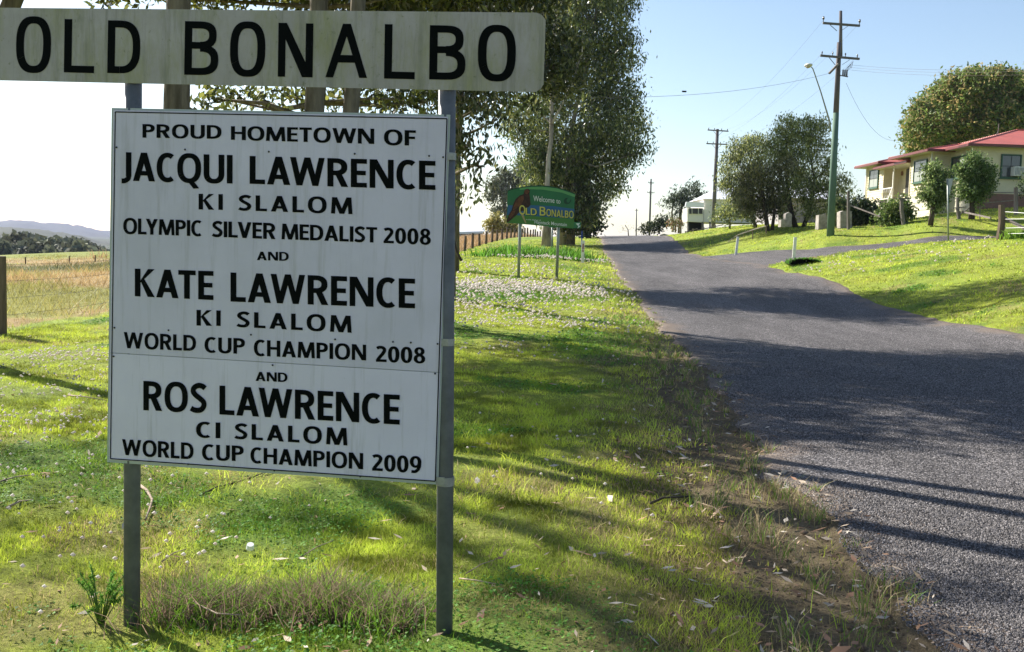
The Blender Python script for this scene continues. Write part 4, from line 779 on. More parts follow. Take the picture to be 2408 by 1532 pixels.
stick('dark broken branch lying on the verge by the dirt edge', [(1530, 1192), (1560, 1182), (1625, 1176)], .010, m=DARKBARK)
stick('pale bent twig on the dirt beside the crumbling seal', [(1640, 1190), (1680, 1205), (1700, 1225)], .005)
stick('thin dry twig right of the right sign post foot', [(1080, 1375), (1120, 1385), (1180, 1392)], .004, .03)
stick('straight pale straw right of the right post', [(1095, 1378), (1130, 1362), (1165, 1345)], .003, .06)
p = gp(588, 1303); mb = MB(); mb.tube([p+[0, 0, .03], p+[.004, -.01, .055]], [.021, .018], 14)
tag(mb.build('bottle_cap', mat('white_plastic', (.82, .82, .82), .4, .5), None, False), 'small white plastic cap lying on the lit grass', 'cap')
p = gp(1122, 1150); mb = MB()
r = np.random.default_rng(3)
white_fl = thing('white_wildflower', 'single white wildflower standing right of the right sign post', 'flower')
MB().tube([p-[0, 0, .01], p+[0, 0, .03]], .0025, 5).build('stem', SOFTLEAF if False else mat('flower_stem', (.08, .18, .03), .6), white_fl)
for i in range(9): a = r.uniform(0, 6.28); q_ = p+[math.cos(a)*.012, math.sin(a)*.012, .03+r.uniform(0, .03)]; mb.poly([q_, q_+[.008, 0, .014], q_+[0, .004, .026], q_+[-.008, 0, .014]])
mb.build('petals', PETAL, white_fl); place(white_fl, tuple(p))
# weed beside the left post
wd = thing('roadside_weed', 'wiry green weed growing at the foot of the left sign post', 'weed'); p = gp(236, 1470); mb = MB(); LV = []
for i in range(24):
    a = r.uniform(0, 6.28); l = r.uniform(.08, .24); hh = r.uniform(.08, .27); e_ = p+[math.cos(a)*l*.7, math.sin(a)*l*.5, hh]; md = (p*.45+e_*.55)+[0, 0, .04]; mb.tube([p-[0, 0, .02], md, e_], [.003, .002, .001], 5)
    for k in range(20):
        f = r.random(); q_ = (md*(1-f)+e_*f); LV.append(q_)
WG = mat('weed_green', (.12, .22, .05), .6, .3, trans=.25)
mb.build('stems', WG, wd, True); LV = np.array(LV)
link('leaves', leafmesh('leaves', LV, .038, .0065, palette(len(LV), r, (.10, .24, .03), (.20, .36, .06)), r, -.6), GRASSM, wd); place(wd, tuple(p))

# ---------------------------------------------------------------- fence along the left paddock
fence = thing('paddock_fence', 'old timber post and barbed wire fence along the left paddock', 'fence')
def fpost(x, y, h, w, lean=0, m=POSTWOOD):
    z = T1(x, y); mb = MB(); n = 7; pts = [(x+lean*t, y, z-.3+(h+.3)*t) for t in (0, .35, .7, 1)]
    mb.tube(pts, [w*1.05, w, w*.95, w*.86], n); return mb.build('post', m, fence)
fy = [4.5, 15.55]; x_, y_, _ = P(-22, 785, 15.55)
p15 = gp(-5, 786)
pz = T1(p15[0], p15[1])
fpost(p15[0], p15[1], 1.22, .125, .02)
Y_ = p15[1]+5.2
posts = [(p15[0]-.35, p15[1]-5.2), (p15[0], p15[1])]; posts = posts[1:]
k = 0
while Y_ < 160:
    xx = interp(FE, Y_); fpost(xx, Y_, 1.15+.12*math.sin(k*2.1), .085 if Y_ < 60 else .115, .05*math.sin(k*1.7)); posts.append((xx, Y_)); Y_ += 4.9 if Y_ < 60 else 4.2; k += 1
for hgt in (.28, .55, .82, 1.08):
    mb = MB()
    for (ax, ay), (bx_, by_) in zip(posts[:-1], posts[1:]):
        za, zb = T1(ax, ay), T1(bx_, by_); mb.tube([(ax, ay, za+hgt), ((ax+bx_)/2, (ay+by_)/2, (za+zb)/2+hgt-.035), (bx_, by_, zb+hgt)], .0024, 4, False)
    ax, ay = posts[0]; mb.tube([(ax-.6, ay-8, T1(ax-.6, ay-8)+hgt), (ax, ay, pz+hgt)], .0022, 4, False)
    for j in range(60):                                   # barbs on the nearest spans
        f = j/60.; (ax, ay), (bx_, by_) = posts[0], posts[2]; x0 = ax+(bx_-ax)*f; y0 = ay+(by_-ay)*f; z0 = T1(x0, y0)+hgt-.03*math.sin(math.pi*((f*2) % 1)); mb.tube([(x0-.02, y0, z0-.018), (x0+.02, y0, z0+.018)], .0022, 3, False)
    mb.build('wire', WIRE, fence)
place(fence, (p15[0], p15[1], pz))
# distant cross fence in the pasture
ff = thing('cross_fence', 'faint wire fence crossing the far left pasture', 'fence')
mb = MB(); prev = None
for px, py in [(-60, 612), (60, 608), (163, 603), (224, 602), (300, 598), (420, 592)]:
    Yc = 57; q_ = P(px, py, Yc); z = T1(q_[0], Yc); MB().tube([(q_[0], Yc, z-.2), (q_[0], Yc, z+.40)], .035, 6).build('post', POSTWOOD, ff)
    if prev is not None:
        for hh in (.2, .36): mb.tube([(prev[0], Yc, prev[1]+hh), (q_[0], Yc, z+hh)], .003, 4, False)
    prev = (q_[0], z)
mb.build('wire', WIRE, ff)
place(ff, (-24, 57, T1(-24, 57)))

# ---------------------------------------------------------------- green welcome sign
Yw = 32.0
wel = thing('welcome_sign', 'green arched welcome sign with painted bird on two steel poles', 'sign')
def PW(px, py, off=0): return P(px, py, Yw-off)
GREEN = mat('sign_green', (.02, .15, .055), .45, .4, var=(.017, .125, .05), scale=1.5); GREEN2 = mat('sign_lower_green', (.05, .17, .03), .45, .4); BLUE = mat('sign_blue', (.02, .10, .24), .45, .4); PALEG = mat('sign_pale_green', (.10, .30, .10), .45, .4)
DKG = mat('sign_dark_green', (.006, .05, .025), .5, .4)
arch = [(1194, 447), (1210, 442), (1230, 438), (1250, 435.5), (1275, 435), (1295, 437), (1315, 441), (1335, 447), (1352, 454)]
out = arch+[(1349, 537), (1191, 523)]
def wslab(name, pix, off, th, m):
    mb = MB(); f = [PW(a, b, off) for a, b in pix]; k_ = [p_+np.array([0, th, 0]) for p_ in f]; n = len(f); mb.poly(f[::-1]); mb.poly(k_)
    for i in range(n): j = (i+1) % n; mb.poly([f[i], f[j], k_[j], k_[i]])
    return mb.build(name, m, wel)
wslab('sign_panel', out, 0, .05, GREEN)
wslab('edge_trim', arch+[(a, b+2.2) for a, b in arch[::-1]], .012, .06, DKG)
wslab('pale_arc', [(1222, 441), (1250, 439), (1275, 438.5), (1310, 442.5), (1352, 456.5), (1352, 463), (1320, 452), (1275, 445), (1240, 444), (1222, 446)], .006, .005, PALEG)
wslab('blue_band', [(1195, 482), (1245, 482), (1300, 484), (1351, 491), (1350, 514), (1290, 510), (1240, 506), (1192, 505)], .004, .003, BLUE)
wslab('lower_band', [(1192, 505.5), (1240, 506.5), (1290, 510.5), (1350, 514.5), (1349, 536), (1191.5, 522)], .004, .003, GREEN2)
BR1 = mat('painted_bird_brown', (.06, .025, .018), .5, .3, var=(.02, .012, .01), scale=9); BR2 = mat('painted_bird_rust', (.16, .055, .025), .5, .3, var=(.07, .03, .015), scale=12); TAN = mat('painted_tan', (.33, .26, .13), .5)
wslab('painted_bird', [(1192, 516), (1196, 505), (1203, 493), (1206, 482), (1212, 468), (1222, 459), (1231, 456), (1233, 448), (1236, 444), (1242, 443), (1246, 447), (1245, 456), (1246, 463), (1247, 473), (1248, 480), (1244, 486), (1237, 489), (1236, 498), (1229, 495), (1222, 497), (1215, 505), (1206, 513), (1196, 521), (1192, 522)], .012, .004, BR1)
wslab('painted_wing', [(1214, 472), (1222, 462), (1231, 459), (1232, 468), (1226, 480), (1214, 490), (1206, 495), (1208, 484)], .018, .004, BR2)
wslab('painted_tail', [(1196, 508), (1204, 496), (1213, 494), (1208, 504), (1200, 513)], .018, .004, BR2)
wslab('painted_head', [(1233, 448), (1240, 444), (1245, 450), (1240, 456), (1235, 455)], .018, .004, BR2)
wslab('painted_branch', [(1226, 498), (1231, 503), (1234, 513), (1238, 524), (1235, 524), (1230, 514), (1225, 503)], .018, .004, TAN)
def wtext(txt, quad, m, glyphs=True, off=.016, **k):
    lt, rt_, rb, lb = [PW(a, b, off) for a, b in quad]
    if glyphs: polys, W = word_polys(txt, **k)
    else:
        cu = bpy.data.curves.new('txt', 'FONT'); cu.body = txt; cu.offset = .012; cu.resolution_u = 3; o = bpy.data.objects.new('txt', cu); me = bpy.data.meshes.new_from_object(o)
        co = np.array([v.co[:2] for v in me.vertices]); x0 = co[:, 0].min(); W = co[:, 0].max()-x0; hC = .7
        polys = [[((co[i][0]-x0), co[i][1]/hC) for i in p_.vertices] for p_ in me.polygons]
        bpy.data.objects.remove(o); bpy.data.curves.remove(cu); bpy.data.meshes.remove(me)
    mb = MB()
    for i, p_ in enumerate(polys):
        pts = []
        for a, b in p_: u = a/W; pts.append((lb*(1-u)+rb*u)*(1-b)+(lt*(1-u)+rt_*u)*b-np.array([0, .0004*(i % 17), 0]))
        mb.poly(pts)
    return mb.build('lettering', m, wel)
SW = mat('sign_white', (.62, .64, .62), .5); SY = mat('sign_yellow', (.55, .50, .10), .5); ST = mat('sign_shadow_green', (.01, .06, .03), .5)
wtext('Welcome', [(1254, 459), (1304, 464.5), (1304, 476.5), (1254, 472)], SW, False); wtext('to', [(1308, 466), (1318, 467), (1318, 478.5), (1308, 477)], SW, False)
for sh, mm, of in ((1.6, ST, .010), (0, SY, .017)):
    for w_, a, b_, c_, d_, e_, f_ in [('O', 1221, 1235, 482, 483, 503, 504), ('LD', 1236, 1262, 488, 490, 504, 506), ('B', 1269, 1283, 485, 486, 506, 507), ('ONALBO', 1285, 1349, 491, 496, 507, 513)]:
        wtext(w_, [(a+sh, c_+sh), (b_+sh, d_+sh), (b_+sh, f_+sh), (a+sh, e_+sh)], mm, True, of, s=.16, h=.14, track=.12)
wtext('in the shadow of', [(1237, 514), (1272, 516), (1272, 518.5), (1237, 516.5)], SW, False)
wtext('Haystack Mountain', [(1257, 517), (1333, 523.5), (1333, 531.5), (1257, 525)], SW, False)
wslab('leaf_logo', [(1326, 470), (1330, 465), (1336, 464), (1332, 470), (1333, 475), (1338, 476), (1341, 470), (1343, 465), (1343, 472), (1339, 478), (1332, 480), (1327, 477)], .016, .004, DKG)
POLE = mat('sign_pole_steel', (.33, .35, .33), .5, .4, .4, var=(.22, .24, .22), scale=5)
for a, b, c_, d_ in [(1219, 662, 1224.5, 470), (1309, 660, 1315, 475)]:
    MB().tube([P(a, b, Yw+.08), P(c_, d_, Yw+.08)], .048, 12).build('post', POLE, wel, True)
place(wel, tuple(P(1265, 658, Yw)))
# small street sign standing behind it
ss = thing('street_sign', 'small green sign on a thin pole behind the welcome sign', 'sign')
MB().tube([P(1297, 596, 52), P(1299, 520, 52)], .045, 8).build('post', POLE, ss, True)
MB().box(*P(1290, 534, 51.9), *(P(1366, 522, 51.95))).build('name_blade', GREEN, ss)
MB().poly([P(1354, 525, 51.8), P(1364, 524, 51.8), P(1360, 530, 51.8), P(1366, 530, 51.8), P(1358, 537, 51.8), P(1360, 531, 51.8)]).build('arrow_mark', SW, ss)
place(ss, tuple(P(1297, 590, 52)))

# ---------------------------------------------------------------- guide posts
GPW = mat('guide_post_white', (.78, .78, .74), .5, .4, var=(.62, .6, .55), scale=12)
RED = mat('red_reflector', (.25, .01, .01), .25, .6); 
def guide(label, base, top, Y, w, refl=False):
    a = P(*base, Y); b = P(*top, Y); g_ = thing('guide_post', label, 'guide post', 'white timber guide posts beside the roads')
    MB().beam(a-(b-a)*.15, b, w, .04, (0, 1, 0)).build('post', GPW, g_)
    if refl:
        for f0, f1 in ((.62, .86), (.50, .59)):
            MB().beam(a+(b-a)*f0+[0, -.03, 0], a+(b-a)*f1+[0, -.03, 0], w*.36, .02, (0, 1, 0)).build('reflector', RED, g_)
        bl = mat('blue_marker', (.02, .05, .30), .4)
        MB().beam(b+[-.06, .08, -.25], b+[-.06, .08, .43], .05, .02, (0, 1, 0)).build('marker_stake', bl, g_)
    place(g_, tuple(a))
guide('white guide post with red reflectors on the left verge', (1370, 619), (1371.5, 565), 44, .13, True)
guide('white guide post at the far side of the side road mouth', (1731, 595), (1735.5, 556), 54.5, .13)
guide('leaning white guide post beside the dark drain opening', (1866, 611), (1870.5, 557), 43, .13)

# ---------------------------------------------------------------- drain opening
CONC = mat('old_concrete', (.42, .38, .34), .9, .2, var=(.22, .20, .18), scale=4, detail=8, bump=.5, bscale=20)
dr = thing('drain_opening', 'dark sunken drain opening in the grass beside the side road', 'drain'); c0 = gp(1894, 622); n = 22
def ell(k_, dy, zc=.06): return [(c0[0]+k_*.62*math.cos(2*math.pi*i/n), c0[1]+dy, c0[2]+zc+k_*.17*math.sin(2*math.pi*i/n)) for i in range(n)]
MB().poly(ell(1, .5)).build('dark_end_disc', DARKHOLE, dr)  # near-black disc paints the unlit inside of the pipe
e0, e1, e2, e3 = ell(1, 0), ell(1.08, -.02), ell(1.08, .6), ell(1, .5); mb = MB()
for i in range(n): j = (i+1) % n; mb.poly([e1[i], e1[j], e0[j], e0[i]]); mb.poly([e1[j], e1[i], e2[i], e2[j]]); mb.poly([e0[i], e0[j], e3[j], e3[i]])
mb.build('rim', mat('mossy_pipe', (.09, .09, .06), .95, .1), dr)
q_ = r.uniform(0, 1, 260); a_ = q_*math.pi; X = c0[0]+.68*np.cos(a_)+r.normal(0, .05, 260); Y = c0[1]+.1+r.normal(0, .1, 260)
o = blades('drain_grass', X, Y, r.uniform(.03, .09, 260)*(1+1.2*np.abs(np.cos(a_))**3), .03*np.ones(260), GRASSM, np.tile((.10, .26, .03), (260, 1)), True, .9, z=c0[2]+.0+.22*np.sin(a_), seed=4); tag(o, 'bright weeds round the lip of the drain opening', 'grass', kind='stuff'); place(dr, tuple(c0))

# ---------------------------------------------------------------- power poles and wires
PGREEN = mat('pole_green_paint', (.115, .185, .135), .75, .2, var=(.085, .14, .105), scale=2, stretch=(1, 1, .2), bump=.2)
PDARK = mat('pole_timber', (.20, .185, .195), .85, .2, var=(.09, .08, .085), scale=3, stretch=(1, 1, .1), bump=.4)
ARM = mat('crossarm_timber', (.13, .12, .115), .8, .2); CER = mat('insulator_ceramic', (.10, .075, .06), .25, .6); LAMP = mat('lamp_housing', (.55, .55, .52), .4, .5)
Yp = 53.0
pp = thing('power_pole', 'tall power pole with green-painted lower half, two crossarms and street light', 'power pole')
def PP(a, b, o=0): return P(a, b, Yp+o)
base = PP(1953, 547); top = PP(1977, 25); axis = top-base
MB().tube([base-axis*.04, base+axis*.30, base+axis*.545], [.20, .175, .15], 14).build('painted_base', PGREEN, pp, True)
MB().tube([base+axis*.545, base+axis*.75, base+axis*.86], [.15, .13, .12], 12).build('pole', PDARK, pp, True)
MB().tube([base+axis*.80+[.10, 0, 0], top], [.10, .075], 10).build('pole_extension', PDARK, pp, True)
def arm(a, b, w=.11, name='crossarm'): return MB().beam(PP(*a, -.22), PP(*b, -.22), w, w*.95).build(name, ARM, pp)
ca = arm((1935, 53.5), (2022, 60)); arm((1929, 130), (2021, 138))
for a, b in [((1952, 58), (1968, 72)), ((1995, 60), (1978, 72)), ((1950, 135), (1964, 152)), ((1998, 140), (1980, 152))]: MB().beam(PP(*a, -.15), PP(*b, -.1), .04, .02).build('brace', ARM, pp)
def insul(a, b, s=1.): p_ = PP(a, b, -.22); MB().tube([p_, p_+[0, 0, .10*s], p_+[0, 0, .14*s], p_+[0, 0, .24*s]], [.018, .02, .05*s, .035*s], 8).build('insulator', CER, pp, True)
insul(1936, 52, 1.25); insul(2021, 59, 1.25); insul(1933, 129, .8); insul(1958, 130, .8); insul(1988, 133, .8); insul(2016, 136, .8)
MB().beam(PP(1950, 172, -.3), PP(1971, 150, -.2), .13, .10).build('service_arm', GREYWOOD, pp)
for i in range(3): p_ = PP(1982+i*4.5, 178, -.1); MB().tube([p_, p_+[0, 0, .32]], [.045, .04], 8).build('fuse_holder', PDARK, pp)
MB().beam(PP(1972, 176, -.1), PP(1994, 180, -.1), .05, .05).build('fuse_bracket', PDARK, pp)
mb = MB()
for i in range(5): mb.tube([PP(1986+i*4, 172-i*3, -.1), PP(1990+i*4, 160-i*4, -.2), PP(1998+i*2, 155-i*3, -.15)], .012, 4, False)
mb.build('jumper_leads', WIRE, pp)
MB().tube([PP(1953, 308, -.25), PP(1951, 285, -.35), PP(1930, 215, -1.3), PP(1914, 168, -1.9), PP(1911, 160, -2.1), PP(1906, 156, -2.3)], [.055, .045, .032, .028, .026, .026], 8).build('lamp_arm', POLE, pp, True)
lh = MB(); c0 = PP(1901, 153, -2.6); lh.ball(c0, .20, .34, .085, 12, 6); lh.build('lamp_head', LAMP, pp, True)
gl = MB(); gl.ball(c0-[0.02, .05, .06], .13, .2, .09, 10, 5); gl.build('lamp_bowl', mat('lamp_bowl_plastic', (.45, .40, .30), .3, .6), pp, True)
place(pp, tuple(base))
def pole2(label, b, t, Y, r0, arms, lamp=False):
    o = thing('power_pole', label, 'power pole'); B_ = P(*b, Y); T_ = P(*t, Y); MB().tube([B_-(T_-B_)*.05, B_*.5+T_*.5, T_], [r0*1.1, r0, r0*.8], 10).build('pole', PDARK, o, True)
    for (a, c_) in arms:
        A_ = P(*a, Y-.2); D_ = P(*c_, Y-.2); MB().beam(A_, D_, .11, .11).build('crossarm', ARM, o)
        for f in (.05, .33, .67, .95): q_ = A_+(D_-A_)*f; MB().tube([q_, q_+[0, 0, .22]], [.03, .045], 6).build('insulator', CER, o)
        m_ = A_*.5+D_*.5
        for f in (.25, .75): MB().beam(A_+(D_-A_)*f, m_-[0, 0, .55], .035, .03).build('brace', ARM, o)
    if lamp:
        MB().tube([P(1683, 345, Y-.2), P(1672, 342, Y-.8)], .04, 6).build('lamp_arm', POLE, o); MB().ball(P(1669, 342, Y-1), .3, .3, .09, 8, 5).build('lamp_head', LAMP, o, True)
    place(o, tuple(B_))
pole2('dark timber power pole with two crossarms left of the bank trees', (1677, 535), (1687, 303), 100, .19, [((1664, 305), (1713, 308)), ((1661, 337), (1710, 339))], False)
pole2('distant power pole at the crest right of the road', (1527, 552), (1531, 420), 180, .17, [((1524, 429), (1538, 430)), ((1522, 452), (1539, 453))])
pole2('farthest thin power pole on the skyline over the crest', (1496, 553), (1497, 490), 330, .2, [((1493, 494), (1501, 494))])
def wire(label, a, b, sag, rad=.004, n=14):
    a = np.array(a); b = np.array(b); pts = [a+(b-a)*i/n-np.array([0, 0, sag*4*(i/n)*(1-i/n)]) for i in range(n+1)]
    return tag(MB().tube(pts, rad, 5).build('overhead_wire', WIRE, None), label, 'wire', 'overhead wires between the poles')
for i, (a, b) in enumerate([((1936, 47), (1666, 300)), ((2021, 54), (1711, 303)), ((1933, 125), (1663, 333)), ((2016, 132), (1708, 335))]):
    wire('thin overhead wire running between the tall pole and the second pole, ' + ['upper left strand', 'upper right strand', 'lower left strand', 'lower right strand'][i], PP(*a, -.22), P(*b, 99.8), .9)
pe = PP(1950, 172, -.3); w0 = P(1609, 214, 43.5)
wl = wire('service wire with spacer crossing the road sky towards the gums', pe, P(1380, 228, 36), .35, .007)
sp = MB(); c1 = P(1609, 214.5, 42.3); sp.beam(c1-[.09, 0, 0], c1+[.09, 0, 0], .06, .06); tag(sp.build('cable_spacer', BLACK, None), 'small black spacer hanging on the service wire above the road', 'cable fitting')
wire('drooping service wire from the tall pole down to the house roof', PP(1990, 195, -.1), P(2117, 327, 67), 1.0, .007)
for i, b in enumerate([165, 174, 160]): wire('overhead wire leaving right of the tall pole, ' + ['middle of the three', 'lowest of the three', 'highest of the three'][i], PP(2000, 158+i*6 if i < 2 else 152, -.2), P(2520, b-4, 40+i), .2, .005)

# ---------------------------------------------------------------- cream weatherboard house with red roof
CREAM = mat('cream_weatherboard', (.66, .59, .40), .6, .3, var=(.56, .50, .34), scale=1.2, detail=8)
SOFF = mat('cream_soffit', (.50, .47, .36), .7); TRIM = mat('dark_green_trim', (.03, .09, .055), .5, .4); MAROON = mat('maroon_gutter', (.13, .025, .022), .45, .5)
REDR = mat('red_corrugated_iron', (.50, .12, .085), .5, .45, var=(.36, .085, .06), scale=.7, detail=6)
t = REDR.node_tree; N = t.nodes; L = t.links; tc = N.new('ShaderNodeTexCoord'); wv = N.new('ShaderNodeTexWave'); wv.inputs['Scale'].default_value = 4; wv.bands_direction = 'X'; L.new(tc.outputs['Object'], wv.inputs[0]); bp = N.new('ShaderNodeBump'); bp.inputs['Strength'].default_value = .5; bp.inputs['Distance'].default_value = .03; L.new(wv.outputs['Fac'], bp.inputs['Height']); L.new(bp.outputs[0], N['Principled BSDF'].inputs['Normal'])
GLASS = mat('window_glass', (.05, .055, .06), .08, .7); CURT = mat('pale_blind', (.28, .30, .27), .5, .3); WTRIM = mat('white_trim', (.75, .74, .68), .5, .3)
BRICK = mat('brick_pier', (.28, .15, .11), .9, .2, var=(.20, .12, .09), scale=6)
hs = thing('cream_house', 'cream weatherboard house with red iron roof on the right rise', 'house')
ZF, ZE = 5.75, 8.55; ZG = 4.0
def wallseg(a, b, z0=ZF, z1=ZE, m=CREAM, bh=.19, name='wall'):
    mb = MB(); a = np.array(a, float); b = np.array(b, float); d = b-a; nrm = np.array([d[1], -d[0]])/np.hypot(*d); z = z0
    while z < z1-.01:
        t_ = min(z+bh, z1); lo = nrm*.028; 
        mb.poly([(*(a+lo), z), (*(b+lo), z), (*b, t_), (*a, t_)]); mb.poly([(*a, z), (*b, z), (*(b+lo), z), (*(a+lo), z)]); z = t_
    mb.poly([(*(a-nrm*.12), z0), (*(b-nrm*.12), z0), (*(b-nrm*.12), z1), (*(a-nrm*.12), z1)][::-1])
    return mb.build(name, m, hs)
plan = [(27.2, 78.2), (27.2, 74.5), (28.3, 74.5), (28.3, 69), (27.0, 69), (27.0, 65.3), (28.1, 65.3), (28.1, 62), (42, 62)]
for a, b in zip(plan[:-1], plan[1:]): wallseg(a, b)
wallseg((42, 62), (42, 78.2)); wallseg((42, 78.2), (27.2, 78.2))
for a, b in zip(plan[:-1], plan[1:]): wallseg(a, b, ZG-1.2, ZF-.03, BRICK if a[0] > 28 and b[0] > 30 else SOFF, .5, 'foundation_wall')
for (x_, y_) in plan[1:-1]: MB().box(x_-.06, y_-.06, ZF, x_+.03, y_+.03, ZE).build('corner_board', CREAM, hs)
def wallwin(a, b, z0, z1, frame, panes=(2, 2), fr=.07, blind=None, name='window'):
    """window on the wall from a to b (plan points)"""
    a = np.array(a, float); b = np.array(b, float); d = (b-a)/np.hypot(*(b-a)); n_ = np.array([d[1], -d[0]]); L_ = np.hypot(*(b-a))
    def pt(s, z, o): q = a+d*s+n_*o; return (q[0], q[1], z)
    def bb(s0, s1, za, zb, o0, o1):
        mb = MB(); f = [pt(s0, za, o1), pt(s1, za, o1), pt(s1, zb, o1), pt(s0, zb, o1)]; k_ = [pt(s0, za, o0), pt(s1, za, o0), pt(s1, zb, o0), pt(s0, zb, o0)]; mb.poly(f); mb.poly(k_[::-1])
        for i in range(4): j = (i+1) % 4; mb.poly([f[i], k_[i], k_[j], f[j]])
        return mb
    w = bb(0, L_, z0, z1, .0, .05); wo = w.build(name, DARKHOLE, hs)
    fm = MB()
    for args in [(0, fr, z0, z1), (L_-fr, L_, z0, z1), (fr, L_-fr, z1-fr, z1), (fr, L_-fr, z0, z0+fr)]:
        x = bb(*args, .03, .11); n0 = len(fm.v); fm.v += x.v; fm.f += [tuple(i+n0 for i in f) for f in x.f]
    fm.build('frame', frame, wo)
    nx, nz = panes
    for i in range(nx):
        for j in range(nz):
            s0 = fr+(L_-2*fr)*i/nx+.02; s1 = fr+(L_-2*fr)*(i+1)/nx-.02; za = z0+fr+(z1-z0-2*fr)*j/nz+.02; zb = z0+fr+(z1-z0-2*fr)*(j+1)/nz-.02
            bb(s0, s1, za, zb, .051, .062).build('pane', CURT if (blind and (i, j) in blind) else GLASS, wo)
    x = bb(-.08, L_+.08, z0-.07, z0, .02, .16); x.build('sill', WTRIM if frame is not TRIM else frame, wo); return wo
def on_left(X, pxa, pxb):                                # y range on a left-facing wall seen between two pixels
    return X/((pxa-CX)/FPX), X/((pxb-CX)/FPX)
wallwin((28.1, 65.0), (28.1, 62.6), 6.75, 8.15, TRIM, (2, 1), blind={(1, 0)})
wallwin((27.0, 68.3), (27.0, 66.2), 6.65, 8.15, TRIM, (2, 2), blind={(1, 0), (0, 0)})
wallwin((27.2, 77.4), (27.2, 75.5), 6.8, 8.2, TRIM, (2, 2), blind={(0, 0), (1, 0)})
wallwin((29.75, 62), (31.0, 62), 6.7, 8.15, TRIM, (2, 2))
wallwin((33.5, 62), (36, 62), 6.35, 8.2, TRIM, (2, 2))
# air conditioner
ac = MB(); ac.box(30.38, 61.45, 6.82, 31.05, 62.0, 7.38); aco = ac.build('air_conditioner', WTRIM, hs)
for i in range(7): MB().box(30.43+i*.085, 61.42, 6.87, 30.46+i*.085, 61.447, 7.33).build('grille_slat', mat('ac_grey', (.25, .25, .25), .5) if i == 0 else bpy.data.materials['ac_grey'], aco)
# door in the porch recess
do = MB(); do.box(28.20, 71.9, ZF, 28.27, 72.9, ZF+2.25); doo = do.build('door', mat('dark_door', (.03, .03, .028), .5, .4), hs); MB().box(28.17, 72.0, ZF+1, 28.2, 72.06, ZF+1.1).build('handle', ALU, doo)
MB().box(28.16, 71.75, ZF, 28.26, 71.89, ZF+2.4).build('door_frame', WTRIM, hs)
for (x_, y_, z_) in [(28.24, 70.9, 7.7), (28.24, 73.7, 7.9)]: MB().box(x_-.08, y_-.1, z_-.3, x_, y_+.1, z_).build('porch_lamp', mat('rust_metal', (.2, .09, .05), .5), hs)
# porch floor, post, balustrade and steps
MB().box(27.0, 69.05, ZF-.2, 28.2, 74.45, ZF-.02).build('porch_floor', CONC, hs)
MB().box(27.05, 72.3, ZF, 27.13, 72.38, ZE-.25).build('porch_post', WTRIM, hs)
mb = MB(); mb.beam((27.05, 74.4, ZF+.85), (27.05, 72.3, ZF+.85), .05, .06); mb.beam((27.05, 74.4, ZF+.1), (27.05, 72.3, ZF+.1), .04, .05)
for i in range(7): y_ = 72.4+i*.32; mb.tube([(27.05, y_, ZF+.1), (27.05, y_+.14, ZF+.35), (27.05, y_, ZF+.55), (27.05, y_+.14, ZF+.85)], .018, 4)
mb.build('balustrade', WTRIM, hs)
mb = MB(); mb.beam((27.0, 72.2, ZF+.85), (25.9, 70.0, ZF-.15), .05, .06); mb.beam((27.0, 72.2, ZF+.3), (25.9, 70.0, ZF-.7), .04, .05)
for i in range(6): f = i/5; x_, y_, z_ = 27-1.1*f, 72.2-2.2*f, ZF+.3-1.0*f; mb.beam((x_, y_, z_), (x_, y_, z_+.55), .03, .03)
mb.build('stair_rail', WTRIM, hs)
for i in range(7): MB().box(25.9+.0, 70.0+i*.31, ZF-1.35+i*.18, 27.0, 70.31+i*.31, ZF-1.17+i*.18).build('step', CONC, hs)
# roofs: hipped, with fascia and soffit
def hip(x0, y0, x1, y1, ze, pitch, name='roof', ridge_dir=None, lift=0):
    w = min(x1-x0, y1-y0)/2; h = w*math.tan(pitch); z0 = ze+.12; mb = MB()
    if (x1-x0) > (y1-y0): r1 = (x0+w, (y0+y1)/2, z0+h); r2 = (x1-w, (y0+y1)/2, z0+h); A_, B_, C_, D_ = (x0, y0, z0), (x1, y0, z0), (x1, y1, z0), (x0, y1, z0); mb.poly([A_, B_, r2, r1]); mb.poly([B_, C_, r2]); mb.poly([C_, D_, r1, r2]); mb.poly([D_, A_, r1])
    else: r1 = ((x0+x1)/2, y0+w, z0+h); r2 = ((x0+x1)/2, y1-w, z0+h); A_, B_, C_, D_ = (x0, y0, z0), (x1, y0, z0), (x1, y1, z0), (x0, y1, z0); mb.poly([A_, B_, r1]); mb.poly([B_, C_, r2, r1]); mb.poly([C_, D_, r2]); mb.poly([D_, A_, r1, r2])
    ro = mb.build(name, REDR, hs)
    rc = MB(); rc.tube([r1, r2], .09, 6)
    for a, b in ((A_, r1), (D_, r1 if (x1-x0) > (y1-y0) else r2), (B_, r2 if (x1-x0) > (y1-y0) else r1)): rc.tube([a, b], .06, 6)
    rc.build('ridge_cap', REDR, ro)
    g = MB(); g.beam((x0-.03, y0, ze+.05), (x1, y0, ze+.05), .10, .16); g.beam((x0, y0, ze+.05), (x0, y1, ze+.05), .10, .16); g.build('gutter', MAROON, ro)
    MB().box(x0+.06, y0+.06, ze-.02-lift, x1-.06, y1-.06, ze+.01-lift).build('soffit', SOFF, ro)
hip(27.45, 61.35, 42.6, 72.5, ZE, R(16))
hip(26.35, 64.7, 34.5, 71.5, ZE-.05, R(12), lift=.004)
hip(26.5, 73.85, 34.0, 79.0, ZE-.10, R(14), lift=.008)
hip(26.7, 69.0, 31, 75.4, ZE-.42, R(7), 'porch_roof', lift=.012)
sv = P(2341, 315, 66); mb = MB(); ap = P(2347, 318, 66); mb.tube([ap, ap+[.0, 0, .75]], .03, 5); mb.tube([ap-[.15, 0, .1], ap+[.03, 0, .35]], .03, 5); mb.build('roof_antenna', ARM, hs)
